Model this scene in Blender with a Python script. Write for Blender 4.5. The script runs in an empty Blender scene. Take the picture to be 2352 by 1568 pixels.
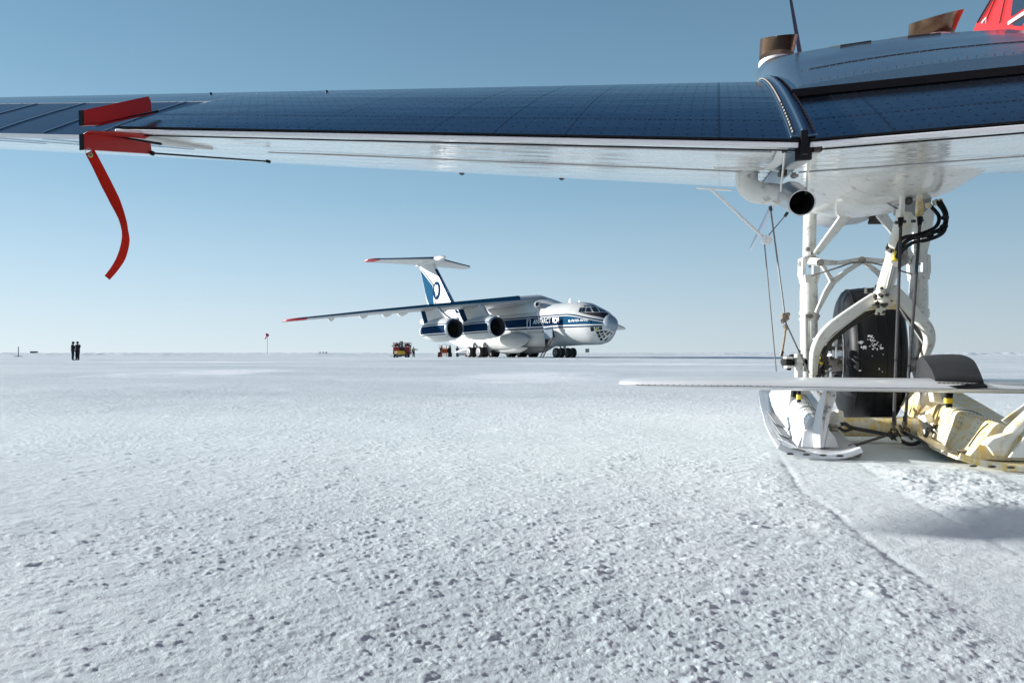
import bpy, bmesh, math, random
import numpy as np
from mathutils import Vector, Matrix
R = math.radians
random.seed(7)
sc = bpy.context.scene
COL = sc.collection
# ------------------------------------------------------------------ camera
H = 0.58                      # camera height above the snow
PITCH = math.atan(29 / 1568)
cam = bpy.data.cameras.new('camera')
camo = bpy.data.objects.new('camera', cam)
COL.objects.link(camo)
camo.location = (0, 0, H)
camo.rotation_euler = (math.pi / 2 + PITCH, 0, 0)
cam.sensor_width = 36
cam.lens = 24
cam.clip_start = 0.05
cam.clip_end = 30000
sc.camera = camo
# ------------------------------------------------------------------ sky, sun, exposure
SUN_AZ = R(71.5)                # left of the camera's forward direction
SUN_EL = R(13.6)
w = bpy.data.worlds.new('World')
sc.world = w
w.use_nodes = True
nt = w.node_tree
nt.nodes.clear()
sky = nt.nodes.new('ShaderNodeTexSky')
sky.sky_type = 'NISHITA'
sky.sun_disc = False
sky.sun_elevation = SUN_EL
sky.sun_rotation = -SUN_AZ
sky.altitude = 500
sky.air_density = 1.0
sky.dust_density = 0.3
sky.ozone_density = 1.5
# clear polar air: the physical sky alone is too yellow at the skyline, so it is blended with an elevation gradient
tcw = nt.nodes.new('ShaderNodeTexCoord')
sep = nt.nodes.new('ShaderNodeSeparateXYZ')
nt.links.new(tcw.outputs['Generated'], sep.inputs[0])
ramp = nt.nodes.new('ShaderNodeValToRGB')


def lin(c):
    return tuple(((v / 255 + 0.055) / 1.055) ** 2.4 if v > 10 else v / 3295 for v in c)


SKY_STOPS = [(0.0, (212, 229, 239)), (0.05, (202, 223, 237)), (0.12, (182, 212, 232)), (0.22, (152, 192, 219)), (0.34, (128, 170, 199)), (0.46, (112, 153, 184)), (0.62, (58, 100, 140)), (1.0, (22, 52, 92))]
el = ramp.color_ramp.elements
while len(el) < len(SKY_STOPS):
    el.new(0.5)
for e, (p_, c_) in zip(el, SKY_STOPS):
    e.position = p_
    e.color = (*lin(c_), 1)
nt.links.new(sep.outputs[2], ramp.inputs[0])
dot = nt.nodes.new('ShaderNodeVectorMath')
dot.operation = 'DOT_PRODUCT'
dot.inputs[1].default_value = (-math.sin(SUN_AZ), math.cos(SUN_AZ), 0.0)
nt.links.new(tcw.outputs['Generated'], dot.inputs[0])
mrw = nt.nodes.new('ShaderNodeMapRange')
mrw.inputs['From Min'].default_value = -1
mrw.inputs['From Max'].default_value = 1
mrw.inputs['To Min'].default_value = 0.62
mrw.inputs['To Max'].default_value = 1.14
nt.links.new(dot.outputs['Value'], mrw.inputs['Value'])
sc1 = nt.nodes.new('ShaderNodeVectorMath')
sc1.operation = 'SCALE'
nt.links.new(ramp.outputs[0], sc1.inputs[0])
nt.links.new(mrw.outputs[0], sc1.inputs['Scale'])
sc2 = nt.nodes.new('ShaderNodeVectorMath')
sc2.operation = 'SCALE'
sc2.inputs['Scale'].default_value = 0.56 / 0.10
nt.links.new(sc1.outputs[0], sc2.inputs[0])
mxw = nt.nodes.new('ShaderNodeMix')
mxw.data_type = 'RGBA'
mxw.inputs['Factor'].default_value = 0.95
nt.links.new(sky.outputs[0], mxw.inputs['A'])
nt.links.new(sc2.outputs[0], mxw.inputs['B'])
bg = nt.nodes.new('ShaderNodeBackground')
bg.inputs[1].default_value = 0.10
wo = nt.nodes.new('ShaderNodeOutputWorld')
nt.links.new(mxw.outputs['Result'], bg.inputs[0])
nt.links.new(bg.outputs[0], wo.inputs[0])
sl = bpy.data.lights.new('sun', 'SUN')
sl.energy = 5.0
sl.angle = R(0.5)
sl.color = (1.0, 0.985, 0.95)
so = bpy.data.objects.new('sun', sl)
COL.objects.link(so)
so.location = (-40, 45, 30)
sdir = Vector((-math.sin(SUN_AZ) * math.cos(SUN_EL), math.cos(SUN_AZ) * math.cos(SUN_EL), math.sin(SUN_EL)))
so.rotation_euler = sdir.to_track_quat('Z', 'Y').to_euler()
vs = sc.view_settings
vs.view_transform = 'Standard'
vs.look = 'None'
vs.gamma = 1
vs.exposure = 0.80
sc.cycles.max_bounces = 8
sc.cycles.use_denoising = True
# ------------------------------------------------------------------ projection aids
F = 1568.0


def ray(u, v):
    cx = (u - 1176) / F
    cz = (784 - v) / F
    return Vector((cx, math.cos(PITCH) - cz * math.sin(PITCH), math.sin(PITCH) + cz * math.cos(PITCH)))


def Pd(u, v, d):
    r = ray(u, v)
    return Vector((0, 0, H)) + r * (d / r.y)


TH = R(17.0)
S_, C_ = math.sin(TH), math.cos(TH)
JX, JY = 1.118, 2.6           # wing joint on the ground plan


def A(a, b, z):
    """near aircraft frame: a outboard (left), b forward, z up"""
    return Vector((JX - C_ * a + S_ * b, JY + S_ * a + C_ * b, z))


def Pb(u, v, b):
    r = ray(u, v)
    n = Vector((S_, C_, 0))
    o = Vector((-JX, -JY, H))
    t = (b - o.dot(n)) / r.dot(n)
    return Vector((0, 0, H)) + r * t


def Pa(u, v, a):
    r = ray(u, v)
    n = Vector((-C_, S_, 0))
    o = Vector((-JX, -JY, H))
    t = (a - o.dot(n)) / r.dot(n)
    return Vector((0, 0, H)) + r * t


# ------------------------------------------------------------------ mesh helpers
def spline(pts, n=6):
    P = [Vector(p) for p in pts]
    if len(P) < 3:
        return P
    out = []
    Q = [P[0] * 2 - P[1]] + P + [P[-1] * 2 - P[-2]]
    for i in range(1, len(Q) - 2):
        for k in range(n):
            t = k / n
            p0, p1, p2, p3 = Q[i - 1:i + 3]
            out.append(0.5 * ((2 * p1) + (p2 - p0) * t + (2 * p0 - 5 * p1 + 4 * p2 - p3) * t * t + (3 * p1 - p0 - 3 * p2 + p3) * t ** 3))
    out.append(P[-1])
    return out


def lerp(a, b, t):
    return a + (b - a) * t


def interp(x, tab):
    if x <= tab[0][0]:
        return tab[0][1]
    for (x0, y0), (x1, y1) in zip(tab, tab[1:]):
        if x <= x1:
            return y0 + (y1 - y0) * (x - x0) / (x1 - x0)
    return tab[-1][1]


ORG = {}


class MB:
    def __init__(s):
        s.v = []
        s.f = []
        s.m = []
        s.mi = 0

    def add(s, vs, fs):
        o = len(s.v)
        s.v += [Vector(x) for x in vs]
        s.f += [[o + i for i in f] for f in fs]
        s.m += [s.mi] * len(fs)
        return s

    def box(s, c, size, X=None, Y=None):
        c = Vector(c)
        X = Vector(X).normalized() if X is not None else Vector((1, 0, 0))
        Y = Vector(Y) if Y is not None else Vector((0, 1, 0))
        Z = X.cross(Y).normalized()
        Y = Z.cross(X)
        a, b, d = size[0] / 2, size[1] / 2, size[2] / 2
        vs = [c + X * (a * i) + Y * (b * j) + Z * (d * k) for i in (-1, 1) for j in (-1, 1) for k in (-1, 1)]
        return s.add(vs, [(0, 1, 3, 2), (4, 6, 7, 5), (0, 4, 5, 1), (2, 3, 7, 6), (0, 2, 6, 4), (1, 5, 7, 3)])

    def beam(s, p, q, w, h, up=(0, 0, 1)):
        p, q = Vector(p), Vector(q)
        d = q - p
        u = Vector(up)
        sd = d.cross(u)
        return s.box((p + q) / 2, (d.length, w, h), d, sd)

    def loft(s, rings, closed=True, cap=(True, True), wrap=False):
        n = len(rings[0])
        vs = [p for r in rings for p in r]
        fs = []
        m = len(rings)
        for i in range(m if wrap else m - 1):
            for j in range(n if closed else n - 1):
                a = i * n + j
                b = i * n + (j + 1) % n
                c = ((i + 1) % m) * n + (j + 1) % n
                d = ((i + 1) % m) * n + j
                fs.append((a, b, c, d))
        if not wrap:
            if cap[0]:
                fs.append(tuple(range(n))[::-1])
            if cap[1]:
                fs.append(tuple((m - 1) * n + j for j in range(n)))
        return s.add(vs, fs)

    def tube(s, pts, r, n=10, cap=(True, True), sm=0, flat=1.0, up=None):
        P = spline(pts, sm) if sm else [Vector(p) for p in pts]
        m = len(P)
        if not isinstance(r, (list, tuple)):
            rr = [r] * m
        else:
            rr = [interp(i / (m - 1) * (len(r) - 1), list(enumerate(r))) for i in range(m)]
        rings = []
        nrm = None
        for i in range(m):
            t = (P[min(i + 1, m - 1)] - P[max(i - 1, 0)]).normalized()
            if nrm is None:
                nrm = Vector(up) if up is not None else (Vector((0, 0, 1)) if abs(t.z) < 0.9 else Vector((1, 0, 0)))
            nrm = (nrm - t * nrm.dot(t)).normalized()
            bn = t.cross(nrm)
            rings.append([P[i] + (nrm * math.cos(k * 2 * math.pi / n) + bn * (math.sin(k * 2 * math.pi / n) * flat)) * rr[i] for k in range(n)])
        return s.loft(rings, True, cap)

    def cyl(s, p, q, r, n=12, r2=None):
        return s.tube([p, q], [r, r if r2 is None else r2], n)

    def strap(s, pts, wd, th, up):
        """flat bar swept through pts; wd list or number, across = up x tangent"""
        P = [Vector(p) for p in pts]
        m = len(P)
        rings = []
        for i in range(m):
            t = (P[min(i + 1, m - 1)] - P[max(i - 1, 0)]).normalized()
            u = Vector(up[i] if isinstance(up, list) else up)
            u = (u - t * u.dot(t)).normalized()
            sd = t.cross(u)
            w_ = (interp(i / (m - 1) * (len(wd) - 1), list(enumerate(wd))) if isinstance(wd, (list, tuple)) else wd) / 2
            h_ = th / 2
            rings.append([P[i] + sd * w_ + u * h_, P[i] - sd * w_ + u * h_, P[i] - sd * w_ - u * h_, P[i] + sd * w_ - u * h_])
        return s.loft(rings)

    def prism(s, pts, dvec):
        P = [Vector(p) for p in pts]
        d = Vector(dvec)
        n = len(P)
        return s.add([p - d / 2 for p in P] + [p + d / 2 for p in P],
                     [tuple(range(n))[::-1], tuple(range(n, 2 * n))] + [(i, (i + 1) % n, n + (i + 1) % n, n + i) for i in range(n)])

    def ball(s, c, r, n=8, m=5, sc_=(1, 1, 1)):
        c = Vector(c)
        rings = []
        for i in range(m + 1):
            ph = -math.pi / 2 + math.pi * i / m
            rr = max(math.cos(ph), 0.02)
            rings.append([c + Vector((math.cos(2 * math.pi * k / n) * rr * r * sc_[0], math.sin(2 * math.pi * k / n) * rr * r * sc_[1], math.sin(ph) * r * sc_[2])) for k in range(n)])
        return s.loft(rings)

    def lathe(s, c, axis, prof, n=24, cap=(True, True)):
        """prof: list of (distance along axis, radius)"""
        c = Vector(c)
        ax = Vector(axis).normalized()
        e = Vector((0, 0, 1)) if abs(ax.z) < 0.9 else Vector((1, 0, 0))
        e = (e - ax * e.dot(ax)).normalized()
        g = ax.cross(e)
        rings = [[c + ax * d + (e * math.cos(2 * math.pi * k / n) + g * math.sin(2 * math.pi * k / n)) * r for k in range(n)] for d, r in prof]
        return s.loft(rings, True, cap)

    def pieces(s, gap=0.004):
        """groups of connected faces; pieces that touch or overlap count as one"""
        par = list(range(len(s.v)))

        def find(i):
            while par[i] != i:
                par[i] = par[par[i]]
                i = par[i]
            return i
        for f in s.f:
            r0 = find(f[0])
            for i in f[1:]:
                par[find(i)] = r0
        isl = {}
        for k, f in enumerate(s.f):
            isl.setdefault(find(f[0]), []).append(k)
        isl = list(isl.values())
        bb = []
        for fs_ in isl:
            ids = {i for k in fs_ for i in s.f[k]}
            bb.append(([min(s.v[i][a] for i in ids) - gap for a in range(3)], [max(s.v[i][a] for i in ids) + gap for a in range(3)]))
        n = len(isl)
        p2 = list(range(n))

        def f2(i):
            while p2[i] != i:
                p2[i] = p2[p2[i]]
                i = p2[i]
            return i
        for i in range(n):
            for j in range(i):
                if all(bb[i][0][a] <= bb[j][1][a] and bb[j][0][a] <= bb[i][1][a] for a in range(3)):
                    p2[f2(i)] = f2(j)
        out = {}
        for i in range(n):
            out.setdefault(f2(i), []).extend(isl[i])
        return list(out.values())

    def build(s, name, mat, parent=None, sharp=35, bevel=0, smooth=True, uv=None, split=True):
        if split and uv is None and not any(w_ in name for w_ in ('rivet', 'seam', 'crumbs', 'lettering', 'fan', 'snaps')) and len(s.f) < 6000:
            pc = s.pieces(0.004 if parent is None or not parent.name.startswith(('cargo', 'fuselage')) else 0.02)
            if 1 < len(pc) <= 60:
                first = None
                for fk in sorted(pc, key=lambda q: -len(q)):
                    mb_ = MB()
                    ids = {}
                    for k in fk:
                        for i in s.f[k]:
                            if i not in ids:
                                ids[i] = len(mb_.v)
                                mb_.v.append(s.v[i])
                        mb_.f.append([ids[i] for i in s.f[k]])
                        mb_.m.append(s.m[k])
                    o = mb_.build(name, mat, parent, sharp, bevel, smooth, None, False)
                    first = first or o
                return first
        org = ORG.get(parent.name, Vector((0, 0, 0))) if parent is not None else Vector((0, 0, 0))
        me = bpy.data.meshes.new(name)
        me.from_pydata([tuple(v - org) for v in s.v], [], s.f)
        for mm in (mat if isinstance(mat, (list, tuple)) else [mat]):
            me.materials.append(mm)
        if any(s.m):
            me.polygons.foreach_set('material_index', s.m)
        if uv is not None:
            ul = me.uv_layers.new(name='UVMap')
            for p in me.polygons:
                for li in p.loop_indices:
                    ul.data[li].uv = uv[me.loops[li].vertex_index]
        bm = bmesh.new()
        bm.from_mesh(me)
        bmesh.ops.recalc_face_normals(bm, faces=bm.faces)
        bm.to_mesh(me)
        bm.free()
        if smooth:
            me.polygons.foreach_set('use_smooth', [True] * len(me.polygons))
            me.set_sharp_from_angle(angle=R(sharp))
        o = bpy.data.objects.new(name, me)
        COL.objects.link(o)
        if parent is not None:
            o.parent = parent
            ORG[o.name] = org
        if bevel:
            b = o.modifiers.new('bevel', 'BEVEL')
            b.width = bevel
            b.segments = 2
            b.limit_method = 'ANGLE'
            b.angle_limit = R(40)
        return o


def tag(o, label=None, cat=None, group=None, kind=None):
    if label:
        o['label'] = label
    if cat:
        o['category'] = cat
    if group:
        o['group'] = group
    if kind:
        o['kind'] = kind
    return o


def thing(name, loc, label, cat, group=None, world=True, rz=0):
    o = bpy.data.objects.new(name, None)
    o.empty_display_size = 0.2
    COL.objects.link(o)
    o.location = loc
    o.rotation_euler = (0, 0, rz)
    if world:
        ORG[o.name] = Vector(loc)
    else:
        ORG[o.name] = Vector((0, 0, 0))
    return tag(o, label, cat, group)


# ------------------------------------------------------------------ materials
def nodes(m):
    m.use_nodes = True
    t = m.node_tree
    return t, t.nodes['Principled BSDF']


def mat(name, col, rough=0.5, metal=0.0, spec=0.5, coat=0.0, var=0.0, vscale=3.0, bump=0.0, bscale=60.0, dirt=None, dirt_amt=0.0, dirt_scale=4.0, rvar=0.0):
    m = bpy.data.materials.new(name)
    t, b = nodes(m)
    N, L = t.nodes, t.links
    b.inputs['Base Color'].default_value = (*col, 1)
    b.inputs['Roughness'].default_value = rough
    b.inputs['Metallic'].default_value = metal
    b.inputs['Specular IOR Level'].default_value = spec
    b.inputs['Coat Weight'].default_value = coat
    tc = N.new('ShaderNodeTexCoord')
    cur = None
    if var or rvar:
        n = N.new('ShaderNodeTexNoise')
        n.inputs['Scale'].default_value = vscale
        n.inputs['Detail'].default_value = 6
        L.new(tc.outputs['Object'], n.inputs['Vector'])
        if var:
            mx = N.new('ShaderNodeMix')
            mx.data_type = 'RGBA'
            mx.inputs['A'].default_value = (*[c * (1 - var) for c in col], 1)
            mx.inputs['B'].default_value = (*[min(1, c * (1 + var)) for c in col], 1)
            L.new(n.outputs['Fac'], mx.inputs['Factor'])
            cur = mx.outputs['Result']
        if rvar:
            mr = N.new('ShaderNodeMapRange')
            mr.inputs['From Min'].default_value = 0.3
            mr.inputs['From Max'].default_value = 0.7
            mr.inputs['To Min'].default_value = max(0.02, rough - rvar)
            mr.inputs['To Max'].default_value = rough + rvar
            L.new(n.outputs['Fac'], mr.inputs['Value'])
            L.new(mr.outputs['Result'], b.inputs['Roughness'])
    if dirt:
        n2 = N.new('ShaderNodeTexNoise')
        n2.inputs['Scale'].default_value = dirt_scale
        n2.inputs['Detail'].default_value = 8
        n2.inputs['Roughness'].default_value = 0.7
        L.new(tc.outputs['Object'], n2.inputs['Vector'])
        rp = N.new('ShaderNodeMapRange')
        rp.inputs['From Min'].default_value = 0.68 - 0.3 * dirt_amt
        rp.inputs['From Max'].default_value = 0.80 - 0.2 * dirt_amt
        L.new(n2.outputs['Fac'], rp.inputs['Value'])
        mx2 = N.new('ShaderNodeMix')
        mx2.data_type = 'RGBA'
        if cur:
            L.new(cur, mx2.inputs['A'])
        else:
            mx2.inputs['A'].default_value = (*col, 1)
        mx2.inputs['B'].default_value = (*dirt, 1)
        L.new(rp.outputs['Result'], mx2.inputs['Factor'])
        cur = mx2.outputs['Result']
    if cur:
        L.new(cur, b.inputs['Base Color'])
    if bump:
        n3 = N.new('ShaderNodeTexNoise')
        n3.inputs['Scale'].default_value = bscale
        n3.inputs['Detail'].default_value = 4
        L.new(tc.outputs['Object'], n3.inputs['Vector'])
        bp = N.new('ShaderNodeBump')
        bp.inputs['Strength'].default_value = bump
        bp.inputs['Distance'].default_value = 0.01
        L.new(n3.outputs['Fac'], bp.inputs['Height'])
        L.new(bp.outputs['Normal'], b.inputs['Normal'])
    return m


M = {}
M['white'] = mat('white_paint', (0.70, 0.70, 0.67), 0.30, var=0.10, vscale=6, dirt=(0.22, 0.18, 0.12), dirt_amt=0.42, dirt_scale=14, coat=0.3, bump=0.05, bscale=30)
M['white_clean'] = mat('white_enamel', (0.80, 0.81, 0.81), 0.28, var=0.03, coat=0.3)
M['cream'] = mat('stained_white_paint', (0.72, 0.71, 0.65), 0.38, var=0.10, vscale=5, dirt=(0.60, 0.36, 0.02), dirt_amt=0.6, dirt_scale=5, bump=0.05, bscale=25)
def add_drips(m, col, sc_=(9, 9, 1.6), lo=0.52, hi=0.66, strength=0.9):
    """rusty hydraulic fluid runs: noise stretched downwards"""
    t, b = nodes(m)
    N, L = t.nodes, t.links
    src = b.inputs['Base Color'].links[0].from_socket
    tc = N.new('ShaderNodeTexCoord')
    mp = N.new('ShaderNodeMapping')
    mp.inputs['Scale'].default_value = sc_
    L.new(tc.outputs['Object'], mp.inputs[0])
    n = N.new('ShaderNodeTexNoise')
    n.inputs['Scale'].default_value = 1.0
    n.inputs['Detail'].default_value = 7
    n.inputs['Roughness'].default_value = 0.65
    L.new(mp.outputs[0], n.inputs['Vector'])
    r = N.new('ShaderNodeMapRange')
    r.inputs['From Min'].default_value = lo
    r.inputs['From Max'].default_value = hi
    r.inputs['To Max'].default_value = strength
    L.new(n.outputs['Fac'], r.inputs['Value'])
    mx = N.new('ShaderNodeMix')
    mx.data_type = 'RGBA'
    L.new(src, mx.inputs['A'])
    mx.inputs['B'].default_value = (*col, 1)
    L.new(r.outputs['Result'], mx.inputs['Factor'])
    L.new(mx.outputs['Result'], b.inputs['Base Color'])
    return m


M['stained'] = add_drips(mat('fluid_stained_paint', (0.76, 0.73, 0.61), 0.35, var=0.08, vscale=4, dirt=(0.30, 0.17, 0.03), dirt_amt=0.3, dirt_scale=7, bump=0.05), (0.80, 0.52, 0.03), (34, 22, 2.6), 0.44, 0.60, 0.78)
add_drips(M['cream'], (0.70, 0.44, 0.05), (7, 7, 2.0), 0.56, 0.72, 0.6)
add_drips(M['white'], (0.30, 0.26, 0.19), (26, 26, 2.5), 0.60, 0.72, 0.5)
M['alu'] = mat('brushed_aluminium', (0.62, 0.63, 0.64), 0.28, metal=0.9, var=0.1, vscale=12)
M['steel'] = mat('worn_steel', (0.30, 0.28, 0.26), 0.42, metal=0.8, var=0.3, vscale=30)
M['darksteel'] = mat('grimy_steel', (0.07, 0.065, 0.06), 0.5, metal=0.6, var=0.4, vscale=20)
M['black'] = mat('black_rubber', (0.008, 0.009, 0.011), 0.65, spec=0.2, var=0.3, vscale=8)
M['tyre'] = mat('tyre_rubber', (0.006, 0.0065, 0.008), 0.5, spec=0.3, var=0.25, vscale=6, bump=0.12, bscale=14)
M['cover'] = mat('black_canvas', (0.018, 0.019, 0.022), 0.72, var=0.5, vscale=14, dirt=(0.18, 0.18, 0.19), dirt_amt=0.1, dirt_scale=90, bump=0.3, bscale=160)
M['cable'] = mat('wire_rope', (0.06, 0.06, 0.065), 0.5, metal=0.4, bump=0.8, bscale=240)
M['cable_gray'] = mat('gray_wire', (0.20, 0.20, 0.21), 0.5, metal=0.3)
M['rope'] = mat('hemp_rope', (0.34, 0.27, 0.20), 0.9, var=0.4, vscale=60, bump=0.8, bscale=200)
M['yellow'] = mat('yellow_sleeve', (0.72, 0.55, 0.04), 0.5, var=0.2, vscale=40)
M['red'] = mat('red_paint', (0.30, 0.007, 0.006), 0.35, var=0.12, vscale=10, bump=0.05, bscale=90)
M['redfus'] = mat('red_fuselage_paint', (0.42, 0.014, 0.009), 0.3, coat=0.15, var=0.1, vscale=4)
M['glass'] = mat('dark_glass', (0.012, 0.02, 0.035), 0.08, spec=0.8)
M['exhaust'] = mat('heat_stained_steel', (0.17, 0.11, 0.07), 0.32, metal=0.9, var=0.5, vscale=3.5, rvar=0.1)
M['soot'] = mat('soot', (0.012, 0.011, 0.010), 0.8)
M['gray'] = mat('gray_paint', (0.30, 0.31, 0.32), 0.4, var=0.1)
M['nacelle'] = mat('slate_metal', (0.25, 0.31, 0.37), 0.17, metal=0.8, var=0.12, vscale=2.0, rvar=0.06, bump=0.04, bscale=8)
M['blade'] = mat('blade_paint', (0.05, 0.085, 0.13), 0.5, spec=0.3)


def wing_mat(name, col, rough, rivet, metal=0.0, rivet_col=(0.01, 0.012, 0.02), streak=0.0, coat=0.0):
    """sheet metal skin; UV = metres (span, chord), rows of rivets and lap seams"""
    m = bpy.data.materials.new(name)
    t, b = nodes(m)
    N, L = t.nodes, t.links

    def math_(op, a, b_=None, c=None):
        n = N.new('ShaderNodeMath')
        n.operation = op
        for i, x in enumerate((a, b_, c)):
            if x is None:
                continue
            if isinstance(x, (int, float)):
                n.inputs[i].default_value = x
            else:
                L.new(x, n.inputs[i])
        return n.outputs[0]
    uvn = N.new('ShaderNodeUVMap')
    sp = N.new('ShaderNodeSeparateXYZ')
    L.new(uvn.outputs[0], sp.inputs[0])
    U, V = sp.outputs[0], sp.outputs[1]

    def dots(p, q, pp, pq, r):
        """dot rows: rows spaced pq along q, dots spaced pp along p"""
        a_ = math_('MULTIPLY', math_('SUBTRACT', math_('FRACT', math_('DIVIDE', p, pp)), 0.5), pp)
        b_ = math_('MULTIPLY', math_('SUBTRACT', math_('FRACT', math_('DIVIDE', q, pq)), 0.5), pq)
        d = math_('SQRT', math_('ADD', math_('MULTIPLY', a_, a_), math_('MULTIPLY', b_, b_)))
        return math_('LESS_THAN', d, r)
    d1 = dots(U, V, 0.058, 0.086, 0.0060)          # spanwise stringer rows
    d2 = dots(V, U, 0.024, 0.62, 0.0055)           # chordwise rib rows
    d3 = dots(U, V, 0.022, 0.59, 0.0055)
    seam = math_('LESS_THAN', math_('ABSOLUTE', math_('SUBTRACT', math_('FRACT', math_('DIVIDE', U, 2.4)), 0.52)), 0.0009)
    seam2 = math_('LESS_THAN', math_('ABSOLUTE', math_('SUBTRACT', math_('FRACT', math_('DIVIDE', V, 0.59)), 0.53)), 0.0035)
    msk = math_('MAXIMUM', math_('MAXIMUM', math_('MAXIMUM', d1, d2), d3), math_('MAXIMUM', seam, seam2))
    mp = N.new('ShaderNodeMapping')
    mp.inputs['Scale'].default_value = (0.35, 5.0, 1)
    L.new(uvn.outputs[0], mp.inputs[0])
    n = N.new('ShaderNodeTexNoise')
    n.inputs['Scale'].default_value = 3.0
    n.inputs['Detail'].default_value = 5
    L.new(mp.outputs[0], n.inputs['Vector'])
    mv = N.new('ShaderNodeMix')
    mv.data_type = 'RGBA'
    mv.inputs['A'].default_value = (*[c * (1 - 0.25 * streak - 0.1) for c in col], 1)
    mv.inputs['B'].default_value = (*[min(1, c * 1.12) for c in col], 1)
    L.new(n.outputs['Fac'], mv.inputs['Factor'])
    mx = N.new('ShaderNodeMix')
    mx.data_type = 'RGBA'
    L.new(mv.outputs['Result'], mx.inputs['A'])
    mx.inputs['B'].default_value = (*rivet_col, 1)
    L.new(math_('MULTIPLY', msk, rivet), mx.inputs['Factor'])
    L.new(mx.outputs['Result'], b.inputs['Base Color'])
    b.inputs['Metallic'].default_value = metal
    b.inputs['Coat Weight'].default_value = coat
    b.inputs['Coat Roughness'].default_value = 0.06
    rr = math_('ADD', math_('MULTIPLY', msk, 0.4), rough)
    L.new(rr, b.inputs['Roughness'])
    # gentle oil-canning between ribs + rivet heads
    n2 = N.new('ShaderNodeTexNoise')
    n2.inputs['Scale'].default_value = 1.6
    mp2 = N.new('ShaderNodeMapping')
    mp2.inputs['Scale'].default_value = (0.8, 3.2, 1)
    L.new(uvn.outputs[0], mp2.inputs[0])
    L.new(mp2.outputs[0], n2.inputs['Vector'])
    b1 = N.new('ShaderNodeBump')
    b1.inputs['Strength'].default_value = 0.35
    b1.inputs['Distance'].default_value = 0.012 + 0.02 * streak
    L.new(n2.outputs['Fac'], b1.inputs['Height'])
    b2 = N.new('ShaderNodeBump')
    b2.inputs['Strength'].default_value = 0.6
    b2.inputs['Distance'].default_value = 0.003
    L.new(msk, b2.inputs['Height'])
    L.new(b1.outputs['Normal'], b2.inputs['Normal'])
    L.new(b2.outputs['Normal'], b.inputs['Normal'])
    L.new(b1.outputs['Normal'], b.inputs['Coat Normal'])
    return m


M['wing_top'] = wing_mat('wing_upper_skin', (0.145, 0.20, 0.26), 0.16, 0.95, metal=0.9)
M['wing_low'] = wing_mat('wing_lower_skin', (0.88, 0.885, 0.88), 0.18, 0.40, metal=0.1, rivet_col=(0.25, 0.25, 0.27), streak=1.0, coat=0.6)
M['fabric'] = mat('aileron_skin', (0.10, 0.17, 0.25), 0.30, metal=0.7, var=0.1, vscale=2)
M['ski'] = mat('ski_paint', (0.66, 0.67, 0.69), 0.30, var=0.05, dirt=(0.10, 0.10, 0.11), dirt_amt=0.1, dirt_scale=35, coat=0.3, bump=0.1, bscale=12)


# ------------------------------------------------------------------ snow
def _hash(ix, iy, s):
    h = (ix.astype(np.int64) * 374761393 + iy.astype(np.int64) * 668265263 + s * 2147483647) & 0xffffffff
    h = ((h ^ (h >> 13)) * 1274126177) & 0xffffffff
    h = (h ^ (h >> 16)) & 0xffffffff
    return h / 4294967295.0


def vnoise(x, y, s=0):
    ix, iy = np.floor(x), np.floor(y)
    fx, fy = x - ix, y - iy
    fx = fx * fx * fx * (fx * (fx * 6 - 15) + 10)
    fy = fy * fy * fy * (fy * (fy * 6 - 15) + 10)
    a, b = _hash(ix, iy, s), _hash(ix + 1, iy, s)
    c, d = _hash(ix, iy + 1, s), _hash(ix + 1, iy + 1, s)
    return (a + (b - a) * fx) * (1 - fy) + (c + (d - c) * fx) * fy


def fbm(x, y, s=0, o=4):
    t = 0
    am = 0.5
    for i in range(o):
        t = t + am * (vnoise(x * 2 ** i + 7.3 * i, y * 2 ** i - 3.1 * i, s + i) - 0.5) * 2
        am *= 0.5
    return t


def domes(x, y, cell, s, fill):
    """random rounded pellets"""
    X, Y = x / cell, y / cell
    ix, iy = np.floor(X), np.floor(Y)
    best = np.zeros_like(x)
    for dx in (-1, 0, 1):
        for dy in (-1, 0, 1):
            cx, cy = ix + dx, iy + dy
            px = cx + _hash(cx, cy, s)
            py = cy + _hash(cx, cy, s + 11)
            r = 0.32 + 0.42 * _hash(cx, cy, s + 23)
            on = _hash(cx, cy, s + 37) < fill
            d2 = ((X - px) ** 2 + (Y - py) ** 2 * 1.2) / (r * r)
            hh = np.where(on, np.clip(1 - d2, 0, 1) ** 1.25 * r, 0)
            best = np.maximum(best, hh)
    return best * cell


def smooth01(x, a, b):
    t = np.clip((x - a) / (b - a), 0, 1)
    return t * t * (3 - 2 * t)


def band(x, a, b, e):
    return smooth01(x, a - e, a + e) * (1 - smooth01(x, b - e, b + e))


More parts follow.
